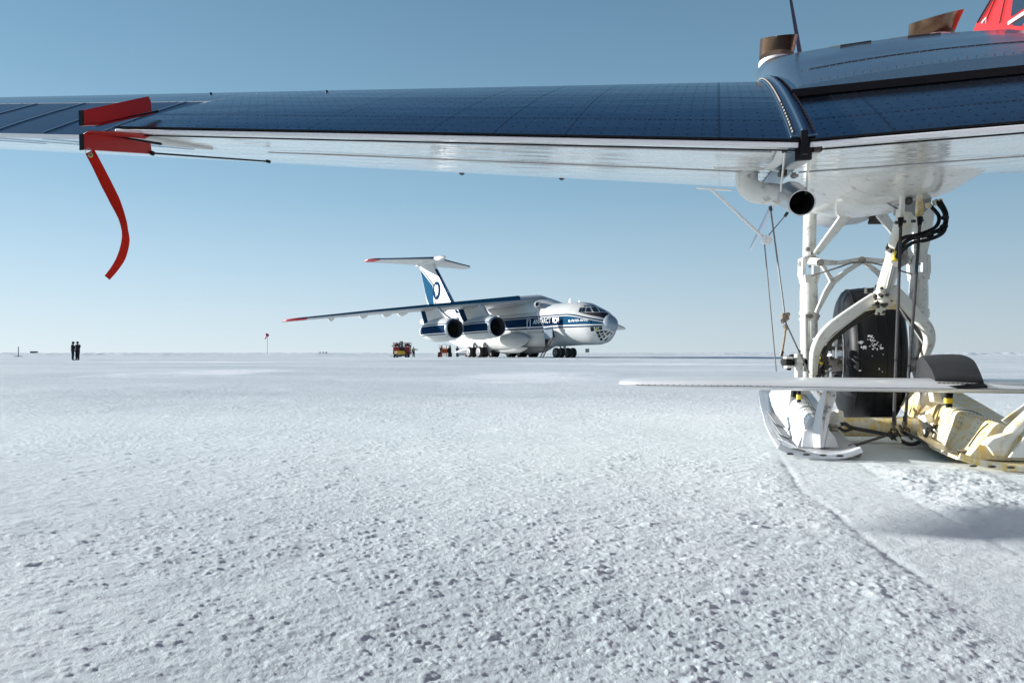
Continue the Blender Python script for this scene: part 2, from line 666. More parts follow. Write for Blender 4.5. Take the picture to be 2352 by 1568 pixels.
def ground_h(x, y):
    r = np.hypot(x, y)
    g = 0.2 * smooth01(y, 38, 66) * smooth01(x, -22, -2)
    g = g + smooth01(r, 130, 700) * (1.0 + 0.9 * fbm(x / 90, y / 30, 50, 4))
    g = g + 0.018 * fbm(x / 1.7 + y / 5, y / 2.6, 60, 3) * smooth01(r, 0.5, 3) + 0.03 * fbm(x / 9, y / 9, 70, 3) * smooth01(r, 5, 20)
    # aircraft frame
    dx, dy = x - JX, y - JY
    a = -(C_ * dx - S_ * dy)
    b = S_ * dx + C_ * dy
    a = a + 0.15 * np.maximum(0.4 - b, 0)
    tr1 = band(a + 0.035 * fbm(b * 2.5, a * 3, 90, 3), -0.43, 0.0, 0.08) * (1 - smooth01(b, 1.6, 2.4))
    tr2 = band(a + 0.06 * fbm(b * 2, a * 3, 92, 3), -1.60, -0.95, 0.10) * (1 - smooth01(b, 1.6, 2.4))
    under = 0.8 * band(a, -2.0, 0.02, 0.10) * band(b, 1.1, 4.6, 0.35)
    calm = np.clip(np.maximum(tr1 * 0.38, np.maximum(tr2 * 0.2, under)), 0, 1)
    berm = band(a, -0.92, -0.46, 0.06) * (1 - smooth01(b, 0.9, 1.5)) + 0.15 * band(a, 0.04, 0.2, 0.05) * (1 - smooth01(b, 0.8, 1.6))
    patch = 0.80 + 0.40 * smooth01(fbm(x / 0.9, y / 0.7, 33, 3), -0.35, 0.45)
    far = np.exp(-np.maximum(r - 14, 0) / 16)
    wx = x + 0.005 * fbm(x / 0.014, y / 0.014, 81, 2)
    wy = y + 0.005 * fbm(x / 0.014, y / 0.014, 83, 2)
    mod = 0.6 + 0.8 * smooth01(fbm(x / 0.22, y / 0.16, 34, 2), -0.4, 0.5)
    l = 0.16 * domes(wx, wy, 0.0115, 1, 0.62) + 0.19 * domes(wx, wy, 0.019, 2, 0.34) * mod + 0.14 * domes(wx, wy, 0.046, 3, 0.07)
    l = l + 0.0026 * fbm(x / 0.034, y / 0.020, 5, 4) + 0.0036 * fbm(x / 0.10, y / 0.055, 55, 3) + 0.006 * fbm(x / 0.42, y / 0.26, 6, 3)
    l = l * 0.86 * patch * (1 - calm) * (1 + 0.5 * berm) + berm * (0.006 + 0.012 * fbm(x / 0.12, y / 0.12, 9, 3))
    l = l * np.clip(far, 0.12, 1) * np.where(r > 300, 0, 1)
    l = l - 0.003 * tr1 - 0.003 * tr2 + calm * 0.0022 * fbm(x / 0.05, y / 0.05, 15, 3)
    # groove edges left by the ski keels
    for ga in (-0.02, -0.41):
        l = l - 0.0034 * np.exp(-((a + 0.02 * fbm(b * 1.5, b * 0, 97, 3) - ga) / 0.018) ** 2) * (1 - smooth01(b, 1.3, 1.6)) * np.clip(0.55 + 1.3 * fbm(b * 1.8, b * 0 + ga * 9, 91, 3), 0, 1.2)
    # pressure ridges and wind-blown blocks far away
    rid = smooth01(r, 180, 260) * (1 - smooth01(r, 900, 1500))
    l = l + rid * 1.1 * np.clip(fbm(x / 22, y / 7, 101, 4) - 0.16, 0, 1) * (0.6 + smooth01(x, 30, 160) + smooth01(-x, 30, 160) * 0.8)
    return g + l - 0.008


def make_ground():
    r1 = np.exp(np.concatenate([np.arange(math.log(0.85), math.log(5), 0.0028), np.arange(math.log(5.01), math.log(16), 0.0050)]))
    r2 = np.exp(np.arange(math.log(16.1), math.log(1500), 0.0105))
    r3 = np.exp(np.linspace(math.log(1550), math.log(14000), 24))
    rr = np.concatenate([[0.05, 0.3], r1, r2, r3])
    th = np.concatenate([np.linspace(-41, 41, 1050), np.linspace(44, 316, 110)])
    th = np.radians(th)
    RR, TT = np.meshgrid(rr, th, indexing='ij')
    X, Y = RR * np.sin(TT), RR * np.cos(TT)
    Z = ground_h(X, Y)
    Z[-1, :] -= 6
    n, m = X.shape
    co = np.stack([X, Y, Z], -1).reshape(-1, 3).astype(np.float32)
    idx = np.arange(n * m).reshape(n, m)
    a = idx[:-1, :]
    b = idx[1:, :]
    q = np.stack([a, np.roll(a, -1, 1), np.roll(b, -1, 1), b], -1).reshape(-1, 4)
    q = q[:, ::-1]
    me = bpy.data.meshes.new('snow_ground')
    me.vertices.add(len(co))
    me.vertices.foreach_set('co', co.ravel())
    me.loops.add(q.size)
    me.loops.foreach_set('vertex_index', q.ravel().astype(np.int32))
    me.polygons.add(len(q))
    me.polygons.foreach_set('loop_start', np.arange(0, q.size, 4, dtype=np.int32))
    me.polygons.foreach_set('use_smooth', np.ones(len(q), bool))
    me.update()
    me.validate()
    o = bpy.data.objects.new('snow_ground', me)
    COL.objects.link(o)
    o['kind'] = 'structure'
    m_ = bpy.data.materials.new('snow')
    t, bs = nodes(m_)
    N, L = t.nodes, t.links
    geo = N.new('ShaderNodeNewGeometry')
    n1 = N.new('ShaderNodeTexNoise')
    mp = N.new('ShaderNodeMapping')
    mp.inputs['Scale'].default_value = (0.05, 0.11, 0.1)
    L.new(geo.outputs['Position'], mp.inputs[0])
    L.new(mp.outputs[0], n1.inputs['Vector'])
    n1.inputs['Scale'].default_value = 1.0
    n1.inputs['Detail'].default_value = 9
    n1.inputs['Roughness'].default_value = 0.62
    rp = N.new('ShaderNodeValToRGB')
    rp.color_ramp.elements[0].position = 0.36
    rp.color_ramp.elements[0].color = (0.62, 0.675, 0.695, 1)
    rp.color_ramp.elements[1].position = 0.66
    rp.color_ramp.elements[1].color = (0.865, 0.89, 0.895, 1)
    L.new(n1.outputs['Fac'], rp.inputs[0])
    # patches of fresh drifted snow and one darker patch nearest the camera
    cur = rp.outputs[0]
    n4 = N.new('ShaderNodeTexNoise')
    mp4 = N.new('ShaderNodeMapping')
    mp4.inputs['Scale'].default_value = (0.55, 0.30, 1)
    L.new(geo.outputs['Position'], mp4.inputs[0])
    L.new(mp4.outputs[0], n4.inputs['Vector'])
    n4.inputs['Scale'].default_value = 1.0
    n4.inputs['Detail'].default_value = 8
    n4.inputs['Roughness'].default_value = 0.7
    # packed wheel ruts: pairs of long arcs
    for (cx_, cy_, R0, wd_) in ((60.0, -40.0, 92.0, 0.28), (60.0, -40.0, 94.4, 0.28), (-35.0, 110.0, 84.0, 0.35), (-35.0, 110.0, 81.2, 0.35), (-90.0, -30.0, 112.0, 0.22), (-90.0, -30.0, 114.0, 0.22), (20.0, 400.0, 345.0, 0.8)):
        sb_ = N.new('ShaderNodeVectorMath')
        sb_.operation = 'MULTIPLY'
        sb_.inputs[1].default_value = (1, 1, 0)
        L.new(geo.outputs['Position'], sb_.inputs[0])
        ds_ = N.new('ShaderNodeVectorMath')
        ds_.operation = 'DISTANCE'
        L.new(sb_.outputs[0], ds_.inputs[0])
        ds_.inputs[1].default_value = (cx_, cy_, 0)
        s1_ = N.new('ShaderNodeMath')
        s1_.operation = 'SUBTRACT'
        L.new(ds_.outputs['Value'], s1_.inputs[0])
        s1_.inputs[1].default_value = R0
        s2_ = N.new('ShaderNodeMath')
        s2_.operation = 'ABSOLUTE'
        L.new(s1_.outputs[0], s2_.inputs[0])
        s3_ = N.new('ShaderNodeMapRange')
        s3_.inputs['From Min'].default_value = wd_
        s3_.inputs['From Max'].default_value = wd_ * 0.4
        s3_.inputs['To Max'].default_value = 0.55
        L.new(s2_.outputs[0], s3_.inputs['Value'])
        s4_ = N.new('ShaderNodeMath')
        s4_.operation = 'MULTIPLY'
        L.new(s3_.outputs[0], s4_.inputs[0])
        L.new(n4.outputs['Fac'], s4_.inputs[1])
        mr_ = N.new('ShaderNodeMix')
        mr_.data_type = 'RGBA'
        L.new(cur, mr_.inputs['A'])
        mr_.inputs['B'].default_value = (0.50, 0.57, 0.62, 1)
        L.new(s4_.outputs[0], mr_.inputs['Factor'])
        cur = mr_.outputs['Result']
    for (px_, py_, sx_, sy_, cc_) in ((0.0, 0.6, 2.6, 1.7, (0.56, 0.625, 0.64)), (-9.8, 22.0, 2.2, 4.0, (0.97, 0.98, 0.99)), (0.5, 18.5, 2.1, 4.4, (0.97, 0.98, 0.99)), (-24.0, 52.0, 9.0, 7.0, (0.95, 0.96, 0.98)), (9.0, 40.0, 8.0, 5.0, (0.95, 0.96, 0.98))):  # first patch is darker, close to the camera; the others are fresh snow
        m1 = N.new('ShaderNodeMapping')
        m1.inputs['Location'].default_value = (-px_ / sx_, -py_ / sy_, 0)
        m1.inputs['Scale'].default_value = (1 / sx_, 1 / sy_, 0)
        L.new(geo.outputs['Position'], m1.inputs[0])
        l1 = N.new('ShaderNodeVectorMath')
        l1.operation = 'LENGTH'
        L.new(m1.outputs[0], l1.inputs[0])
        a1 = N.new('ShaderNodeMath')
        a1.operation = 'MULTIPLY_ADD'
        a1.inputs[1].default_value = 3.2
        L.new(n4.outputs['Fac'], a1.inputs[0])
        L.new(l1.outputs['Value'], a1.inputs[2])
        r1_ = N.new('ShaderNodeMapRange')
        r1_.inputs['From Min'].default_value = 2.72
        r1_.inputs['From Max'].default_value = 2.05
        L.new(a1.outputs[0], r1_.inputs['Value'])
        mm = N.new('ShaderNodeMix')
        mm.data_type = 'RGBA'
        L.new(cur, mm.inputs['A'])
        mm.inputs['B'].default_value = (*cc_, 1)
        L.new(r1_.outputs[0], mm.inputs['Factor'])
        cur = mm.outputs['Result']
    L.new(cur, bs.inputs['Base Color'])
    bs.inputs['Roughness'].default_value = 0.75
    bs.inputs['Specular IOR Level'].default_value = 0.12
    n2 = N.new('ShaderNodeTexNoise')
    n2.inputs['Scale'].default_value = 190
    n2.inputs['Detail'].default_value = 5
    n2.inputs['Roughness'].default_value = 0.7
    L.new(geo.outputs['Position'], n2.inputs['Vector'])
    n3 = N.new('ShaderNodeTexNoise')
    n3.inputs['Scale'].default_value = 7
    n3.inputs['Detail'].default_value = 6
    n3.inputs['Roughness'].default_value = 0.75
    L.new(geo.outputs['Position'], n3.inputs['Vector'])
    b2 = N.new('ShaderNodeBump')
    b2.inputs['Strength'].default_value = 0.45
    b2.inputs['Distance'].default_value = 0.10
    L.new(n3.outputs['Fac'], b2.inputs['Height'])
    # coarse bump only matters far away where the mesh is smooth
    ln = N.new('ShaderNodeVectorMath')
    ln.operation = 'LENGTH'
    L.new(geo.outputs['Position'], ln.inputs[0])
    mr = N.new('ShaderNodeMapRange')
    mr.inputs['From Min'].default_value = 9
    mr.inputs['From Max'].default_value = 30
    mr.inputs['To Max'].default_value = 0.5
    L.new(ln.outputs['Value'], mr.inputs['Value'])
    L.new(mr.outputs['Result'], b2.inputs['Strength'])
    b1 = N.new('ShaderNodeBump')
    b1.inputs['Strength'].default_value = 0.75
    b1.inputs['Distance'].default_value = 0.006
    L.new(n2.outputs['Fac'], b1.inputs['Height'])
    L.new(b2.outputs['Normal'], b1.inputs['Normal'])
    L.new(b1.outputs['Normal'], bs.inputs['Normal'])
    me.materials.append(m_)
    return o


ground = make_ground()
# ================================================================== NEAR AIRCRAFT (ski plane)
AP = A(-3.67, 3.0, 0)
plane = thing('ski_plane', AP, 'ski-equipped propeller plane, its dark riveted wing and white landing gear nearest the camera', 'airplane')


def foil(t, m, p=0.4, n=30):
    out = []
    for i in range(n + 1):
        x = (1 - math.cos(math.pi * i / n)) / 2
        yt = 5 * t * (.2969 * math.sqrt(x) - .126 * x - .3516 * x * x + .2843 * x ** 3 - .1015 * x ** 4)
        yc = m / p ** 2 * (2 * p * x - x * x) if x < p else m / (1 - p) ** 2 * (1 - 2 * p + 2 * p * x - x * x)
        out.append((1 - x, yc + yt, yc - yt))
    return out                # from LE (s=1) to TE (s=0)


WAL = R(15.0)


def wing_params(a):
    aa = max(a, 0)
    return dict(ch=4.345 - 0.35 * aa, zt=1.393 + 0.1063 * aa, bt=-0.021 * aa, t=0.1755, m=0.026)


def wing_pt(a, s, y):
    q = wing_params(a)
    ch = q['ch']
    return A(a, q['bt'] + ch * (s * math.cos(WAL) - y * math.sin(WAL)), q['zt'] + ch * (s * math.sin(WAL) + y * math.cos(WAL)))


def wing_surf(a, s, up=True, off=0.0):
    q = wing_params(a)
    f = foil(q['t'], q['m'], n=60)
    f = f[::-1]
    for (s0, u0, l0), (s1, u1, l1) in zip(f, f[1:]):
        if s0 <= s <= s1:
            k = (s - s0) / max(1e-9, s1 - s0)
            y = lerp(u0, u1, k) if up else lerp(l0, l1, k)
            return wing_pt(a, s, y + (off if up else -off) / q['ch'])
    return wing_pt(a, s, off)


def wing_part(name, a_list, smin=0.0, mats=None, smax=1.0, n=34):
    mb = MB()
    uv = []
    rows_u, rows_l = [], []
    for a in a_list:
        q = wing_params(a)
        ss = [smin + (smax - smin) * (1 - math.cos(math.pi * i / n)) / 2 for i in range(n + 1)]
        rows_u.append([(wing_surf(a, s, True), (a, s * q['ch'])) for s in ss])
        rows_l.append([(wing_surf(a, s, False), (a, s * q['ch'])) for s in ss])
    for k, rows in enumerate((rows_u, rows_l)):
        mb.mi = k
        vs = [p for r in rows for p, _ in r]
        uv += [x for r in rows for _, x in r]
        m = n + 1
        fs = [(i * m + j, i * m + j + 1, (i + 1) * m + j + 1, (i + 1) * m + j) for i in range(len(rows) - 1) for j in range(n)]
        mb.add(vs, fs)
    mb.mi = 1
    for r in (0, -1):
        a_, b_ = rows_u[r], rows_l[r]
        vs = [p for p, _ in a_] + [p for p, _ in b_][::-1]
        uv += [x for _, x in a_] + [x for _, x in b_][::-1]
        mb.add(vs, [tuple(range(len(vs)))])
    vs = []
    if smin > 0:
        for ru, rl in zip(rows_u, rows_l):
            vs += [ru[0][0], rl[0][0]]
            uv += [ru[0][1], rl[0][1]]
        mb.add(vs, [(2 * i, 2 * i + 2, 2 * i + 3, 2 * i + 1) for i in range(len(a_list) - 1)])
    return mb.build(name, mats or [M['wing_top'], M['wing_low']], plane, sharp=50, uv=uv)


AIL = 3.27
wing_part('outer_wing', [0.012, 0.5, 1.0, 1.5, 2.0, 2.6, AIL])
wing_part('wing_tip_panel', [AIL + 0.004, 4.2, 5.2, 6.2, 7.2, 8.2, 9.2, 9.9, 10.2], smin=0.235)
wing_part('center_wing', [-3.67, -3.0, -2.3, -1.6, -1.0, -0.5, -0.012])
# the aileron hangs a little lower than the wing's trailing edge
mb = MB()
rows = []
for a in [AIL + 0.02, 3.7, 4.4, 5.4, 6.6, 7.8, 9.0]:
    q = wing_params(a)
    ring = []
    for s in (0.0, 0.06, 0.12, 0.18, 0.225):
        p = wing_surf(a, s, True)
        p = p + Vector((0, 0, -0.045 * (1 - s / 0.225)))
        ring.append(p)
    for s in (0.225, 0.18, 0.12, 0.06, 0.0):
        p = wing_surf(a, s, False)
        ring.append(p + Vector((0, 0, -0.012 - 0.045 * (1 - s / 0.225))))
    rows.append(ring)
mb.loft(rows)
ail = mb.build('aileron', [M['fabric'], M['wing_low']], plane, sharp=50)
for p in ail.data.polygons:
    if p.normal.z < 0.3:
        p.material_index = 1
# fabric tapes over the aileron ribs
mb = MB()
for a in [3.42 + 0.36 * k for k in range(9)]:
    for up in (True, False):
        pts = []
        for s in (0.005, 0.05, 0.1, 0.15, 0.2, 0.222):
            p = wing_surf(a, s, up)
            dz = -0.045 * (1 - s / 0.225)
            pts.append(p + Vector((0, 0, dz + (0.003 if up else -0.015))))
        mb.strap(pts, 0.02, 0.003, (0, -0.3, 1))
mb.build('aileron_rib_tape', M['nacelle'], plane)
# trailing edge strips
for nm, a0, a1 in (('outer_trailing_edge', 0.02, AIL), ('center_trailing_edge', -3.67, -0.02)):
    mb = MB()
    P0 = [wing_pt(a, 0, 0) for a in (a0, (a0 + a1) / 2, a1)]
    up = (A(0, -math.sin(WAL), math.cos(WAL)) - A(0, 0, 0))
    mb.strap([p + Vector((0, 0.0, -0.014)) for p in P0], 0.03, 0.020, up)
    mb.build(nm, M['white_clean'], plane, bevel=0.004)
    mb = MB()
    mb.strap([p + Vector((0, -0.004, 0.004)) for p in P0], 0.034, 0.008, up)
    mb.strap([p + Vector((0, 0.018, -0.030)) for p in P0], 0.02, 0.006, up)
    mb.build('edge_seal', M['black'], plane)
# flap edge lines below the wing
mb = MB()
for a0, a1, s in ((0.1, AIL, 0.055), (0.1, 3.0, 0.26), (-3.6, -0.1, 0.045), (-3.6, -0.1, 0.27)):
    pts = [wing_surf(lerp(a0, a1, k / 8), s, False, 0.002) for k in range(9)]
    mb.strap(pts, 0.012, 0.004, (0, 0, 1))
mb.build('flap_seam', M['gray'], plane)
# piano hinge under the wing + drain
mb = MB()
for a0, a1, s in ((-3.6, -1.9, 0.86),):
    pts = [wing_surf(lerp(a0, a1, k / 6), s, False, 0.02) for k in range(7)]
    mb.strap(pts, 0.06, 0.03, (0, 0, 1))
mb.build('flap_hinge', M['white'], plane)
mb = MB()
for a in (1.62, 2.45):
    p = wing_surf(a, 0.80, False)
    mb.ball(p, 0.028, 8, 6)
    p = wing_surf(a + 1.2, 0.4, True)
    mb.ball(p, 0.012, 6, 4)
mb.build('tie_down_ring', M['darksteel'], plane)

# joint between outer wing and centre section: flanged strap with bolt heads
mb = MB()
up_pts = [wing_surf(0, s, True, 0.012) for s in [0.0, 0.02, 0.05, 0.09, 0.14, 0.2, 0.27, 0.35, 0.45, 0.55, 0.65, 0.75, 0.85, 0.95]]
nv = Vector((0, 0, 1))
mb.strap(up_pts, 0.095, 0.012, nv)
mb.strap([p + Vector((0, 0, 0.016)) for p in up_pts], 0.014, 0.024, nv)
lo_pts = [wing_surf(0, s, False, 0.008) for s in [0.0, 0.1, 0.25, 0.4, 0.55, 0.7, 0.85, 0.95]]
mb.strap(lo_pts, 0.10, 0.014, nv)
mb.build('joint_strap', M['fabric'], plane, bevel=0.003)
mb = MB()
ps = spline(up_pts[:11], 6)
tot = 0
last = ps[0]
for p in ps:
    if (p - last).length > 0.042:
        last = p
        for sd in (-0.035, 0.035):
            c = p + Vector((-C_, S_, 0)) * sd + Vector((0, 0, 0.006))
            mb.cyl(c, c + Vector((0, 0, 0.009)), 0.0065, 6)
mb.build('rivets', M['darksteel'], plane)  # bolt heads of the wing joint, all in one mesh
mb = MB()
mb.prism([A(-0.03, 0.0, 1.40), A(0.03, 0.0, 1.40), A(0.03, 0.03, 1.33), A(-0.03, 0.03, 1.33)], A(0, 0.02, 0) - A(0, 0, 0))
mb.prism([A(0.012, -0.012, 1.43), A(-0.012, -0.012, 1.43), A(-0.012, -0.012, 1.34), A(0.012, -0.012, 1.34)], A(0, 0.03, 0) - A(0, 0, 0))
mb.build('joint_fitting', M['black'], plane)

# ---- nacelle above the wing
NC = -0.865


def nac_ring(b, zt, zb, hw, cx=NC, rad=0.22, n=5):
    r = min(rad, (zt - zb) * 0.48)
    pts = []
    for cx_, s0 in ((hw - r, 0), (None, 2), (-(hw - r), 1)):
        if s0 == 2:
            for q_ in (.66, .33, 0, -.33, -.66):
                x_ = (hw - r) * q_
                pts.append(A(cx + x_, b, zt + (0.05 * (1 - (x_ / hw) ** 2))))
            continue
        for k in range(n + 1):
            th = (math.pi / 2) * k / n + (0 if s0 == 0 else math.pi / 2)
            pts.append(A(cx + cx_ + r * math.cos(th), b, zt - r + r * math.sin(th) + (0.05 * (1 - ((cx_ + r * math.cos(th)) / hw) ** 2))))
    pts.append(A(cx - hw, b, zb))
    pts.append(A(cx + hw, b, zb))
    return pts


mb = MB()
st = [(0.90, 1.93, 1.75, .85), (1.5, 2.23, 1.85, .85), (2.05, 2.51, 2.0, .85), (2.55, 2.76, 2.1, .85), (3.1, 2.98, 2.2, .85), (3.75, 3.25, 2.3, .84), (4.3, 3.42, 2.4, .76), (4.9, 3.52, 2.45, .60)]
mb.loft([nac_ring(b, zt, zb, hw, NC + max(0, b - 3.5) * 0.12, rad=0.10 + 0.03 * (b - 1.0)) for b, zt, zb, hw in st])
nac = mb.build('nacelle_fairing', M['nacelle'], plane, sharp=40)
# black rubber seal between fairing and wing
mb = MB()
pts = [wing_surf(lerp(-0.03, -1.70, k / 10), 0.205, True, 0.016) for k in range(11)]
mb.strap(pts, 0.08, 0.036, (0, -0.3, 1))
mb.build('fairing_seal', M['black'], plane)
# dark access panels on top of the fairing, lap joints
mb = MB()
def on_ramp(a, b, off=0.004):
    z = interp(b, [(s[0], s[1]) for s in st])
    hw = interp(b, [(s[0], s[3]) for s in st])
    return A(a, b, z + 0.05 * (1 - ((a - NC) / hw) ** 2) + off)
for a0, a1, b0, b1 in ((-0.52, -0.72, 2.5, 3.0), (-0.95, -1.15, 2.5, 3.0)):
    v = [on_ramp(a0, b0), on_ramp(a1, b0), on_ramp(a1, b1), on_ramp(a0, b1)]
    mb.prism(v, (0, 0, 0.012))
mb.build('access_panel', M['darksteel'], nac)
mb = MB()
for bb in (1.5,):
    mb.strap([on_ramp(lerp(-0.2, -1.55, k / 10), bb, 0.002) for k in range(11)], 0.005, 0.002, (0, 0, 1))
for k in range(40):
    mb.ball(on_ramp(-0.15 - 1.5 * k / 39, 1.47, 0.0), 0.0045, 6, 4)
    mb.ball(on_ramp(-0.15 - 1.5 * k / 39, 0.98, 0.0), 0.004, 6, 4)
mb.build('panel_seam', M['darksteel'], nac)

# engine cowl and spinner, five blades
PC = Pd(1866, 290, 7.4)
fwd = (A(0, 1, 0) - A(0, 0, 0))
pax = (fwd * math.cos(R(11)) + Vector((0, 0, math.sin(R(11))))).normalized()
mb = MB()
mb.lathe(PC - pax * 0.5, -pax, [(-0.06, 0.24), (0.0, 0.30), (0.15, 0.34), (0.5, 0.38), (1.1, 0.38), (1.4, 0.36)], 28)
mb.build('engine_cowl', M['nacelle'], plane)
prop = None
mb = MB()
mb.lathe(PC - pax * 0.42, pax, [(0, 0.26), (0.2, 0.25), (0.4, 0.19), (0.58, 0.10), (0.66, 0.02)], 24)
prop = mb.build('propeller', M['alu'], plane)
ex = pax.cross(Vector((0, 0, 1))).normalized()      # to the right in the picture
ey = ex.cross(pax).normalized()
for k, ang in enumerate((100, 172, 244, 316, 28)):
    mb = MB()
    d = ex * math.cos(R(ang)) + ey * math.sin(R(ang))
    sd = d.cross(pax).normalized()
    rings = []
    for t, wd, th, tw in ((0.10, .04, .04, 75), (0.2, .045, .045, 70), (0.35, .075, .03, 58), (0.7, .070, .018, 58), (1.05, .062, .012, 60), (1.3, .054, .009, 62), (1.42, .038, .007, 62), (1.47, .012, .005, 62)):
        c = PC + d * t
        x = sd * math.cos(R(tw)) - pax * math.sin(R(tw))
        y = x.cross(d)
        rings.append([c + x * wd * .8, c + y * th, c - x * wd * .8, c - y * th])
    mb.loft(rings)
    mb.build('propeller_blade', M['blade'], prop, sharp=60)

# exhaust stacks (oval, slanted mouth), one each side of the nacelle


def stack(pix, d, name='exhaust_stack'):
    """pix: mouth ellipse (cu, cv, ru, rv, tilt), base (cu, cv, ru, rv)"""
    (mu, mv, ru, rv, tl), (bu, bv, bru, brv), dd = pix[0], pix[1], pix[2]
    c1 = Pd(mu, mv, d)
    c0 = Pd(bu, bv, d + dd)
    k = d / F
    ux = Vector((1, 0, 0))
    rings = []
    N_ = 24
    for t in (0.0, 0.35, 0.7, 0.92, 1.0):
        c = c0.lerp(c1, t)
        a_ = lerp(bru, ru, t) * k
        h_ = lerp(brv, rv, t) * k
        depth = a_ * 1.0
        ring = []
        for i in range(N_):
            th = 2 * math.pi * i / N_
            x = math.cos(th) * a_
            y = math.sin(th) * depth
            z = -x * math.tan(R(tl)) * t + (y / depth) * h_ * t
            ring.append(c + Vector((x, y, z)))
        rings.append(ring)
    mb = MB()
    mb.loft(rings, True, (True, False))
    inner = []
    for t, sc2 in ((1.0, 0.95), (0.55, 0.85), (0.2, 0.8)):
        c = c0.lerp(c1, t) + Vector((0, 0, 0.004 if t == 1 else 0))
        idx = {1.0: 4, 0.55: 2, 0.2: 1}[t]
        ctr = sum(rings[idx], Vector((0, 0, 0))) / N_
        inner.append([ctr + (p - ctr) * sc2 for p in rings[idx]])
    mb2 = MB()
    mb.loft([rings[4], inner[0]], True, (False, False))
    o = mb.build(name, M['exhaust'], plane, sharp=40)
    mb2.loft(inner, True, (False, True))
    mb2.build('stack_lining', M['soot'], o)
    mb3 = MB()
    mb3.loft([[c0 + (p - c0) * 1.06 + Vector((0, 0, -0.14)) for p in rings[0]], [c0 + (p - c0) * 1.03 + Vector((0, 0, -0.05)) for p in rings[0]]])
    mb3.build('stack_fairing', M['white_clean'], o)
    return o


stack(((1789, 86, 41, 13, -5), (1783, 130, 38, 5), 0.10), 6.9)
stack(((2150, 40, 55, 15, -14), (2138, 84, 47, 4), 0.12), 6.6)

# ---- belly of the nacelle under the wing


def belly_ring(b, zb, hw, cx, zt=2.15, n=16, p=2.3):
    pts = []
    for k in range(n + 1):
        th = math.pi * k / n
        c, s = math.cos(th), math.sin(th)
        pts.append(A(cx + hw * math.copysign(abs(c) ** (2 / p), c), b, zt - (zt - zb) * abs(s) ** (2 / p)))
    return pts


mb = MB()
bel = [(1.35, 1.735, .30, -1.05, 1.95), (1.7, 1.70, .50, -.98, 2.0), (2.1, 1.665, .60, -.92, 2.1), (2.6, 1.645, .62, -.86, 2.1), (3.1, 1.66, .60, -.80, 2.2), (3.6, 1.74, .56, -.76, 2.3), (4.2, 1.93, .5, -.72, 2.6), (4.8, 2.2, .42, -.68, 2.9)]
mb.loft([belly_ring(b, zb, hw, cx, zt) for b, zb, hw, cx, zt in bel])
belly = mb.build('nacelle_belly', M['white'], plane, sharp=50)
mb = MB()
mb.loft([belly_ring(3.5, 1.78, .30, -.80, 2.1), belly_ring(3.95, 1.745, .36, -.79, 2.2), belly_ring(4.6, 1.84, .34, -.77, 2.4), belly_ring(5.2, 2.15, .28, -.72, 2.6)])
mb.build('oil_cooler_scoop', M['gray'], plane, sharp=50)
mb = MB()
mb.box(Pd(2009, 497, 6.0), (0.08, 0.06, 0.10))
mb.box(Pd(2009, 511, 6.0), (0.11, 0.03, 0.03))
mb.build('drain_fitting', M['darksteel'], plane, bevel=0.004)
mb = MB()
mb.tube([Pd(2008, 448, 4.7), Pd(2030, 462, 4.8), Pd(2075, 485, 4.9), Pd(2120, 492, 5.0)], 0.004, 6, sm=4)
mb.build('belly_seam', M['darksteel'], belly)

# ---- fuel vent duct and aluminium dump cone under the joint
mb = MB()
mb.tube([Pd(1716, 372, 3.75), Pd(1715, 400, 3.75), Pd(1717, 425, 3.75), Pd(1735, 441, 3.72), Pd(1765, 445, 3.68), Pd(1805, 449, 3.62)],
        [0.062, 0.060, 0.060, 0.060, 0.058, 0.055], 20, sm=5)
duct = mb.build('vent_duct', M['white'], plane, sharp=60)
mb = MB()
c0, c1 = Pd(1816, 449, 3.62), Pd(1842, 466, 3.36)
ax = (c1 - c0).normalized()
ln = (c1 - c0).length
mb.lathe(c0, ax, [(0, 0.072), (0.01, 0.075), (ln * 0.5, 0.070), (ln, 0.0635), (ln, 0.059), (ln * 0.6, 0.062)], 36, (True, False))
cone = mb.build('dump_cone', M['alu'], plane, sharp=40)
mb = MB()
mb.lathe(c0, ax, [(ln * 0.985, 0.0585), (ln * 0.55, 0.057), (ln * 0.1, 0.05)], 30, (False, True))
mb.build('cone_lining', M['soot'], cone)
mb = MB()
for q_ in (0.01, 0.985):
    mb.lathe(c0, ax, [(ln * q_ - 0.004, 0.0645 + 0.012 * (1 - q_)), (ln * q_ + 0.004, 0.0645 + 0.012 * (1 - q_))], 30, (False, False))
mb.box(Pd(1934 - 0, 429, 3.5) * 0 + Pd(1934 * 0 + 1823, 403, 3.5), (0.02, 0.012, 0.03))
mb.cyl(Pd(1816, 404, 3.5), Pd(1833, 403, 3.5), 0.008, 8)
mb.build('hose_clamp', M['steel'], cone)
# hanger brackets from the trailing edge and their rods
mb = MB()
upb = Vector((0, -0.4, 1))
mb.strap([Pd(1802, 340, 2.70), Pd(1788, 370, 3.0), Pd(1765, 388, 3.3)], 0.045, 0.01, upb)
mb.strap([Pd(1876, 342, 2.62), Pd(1840, 372, 2.95), Pd(1812, 388, 3.3)], 0.045, 0.01, upb)
mb.build('hanger_bracket', M['white'], plane)
mb = MB()
mb.strap([Pd(1640, 386, 3.35), Pd(1765, 388, 3.3), Pd(1785, 393, 3.3), Pd(1812, 387, 3.3)], 0.02, 0.01, upb)
mb.cyl(Pd(1803, 345, 2.75), Pd(1793, 440, 3.45), 0.005, 6)
mb.cyl(Pd(1858, 360, 2.85), Pd(1851, 446, 3.5), 0.006, 6)
mb.build('hanger_rod', M['white'], plane)
mb = MB()
mb.box(Pd(1797, 398, 3.3), (0.035, 0.03, 0.03))
mb.box(Pd(1812, 345, 2.72), (0.02, 0.02, 0.02))
mb.box(Pd(1800, 345, 2.72), (0.008, 0.02, 0.02))
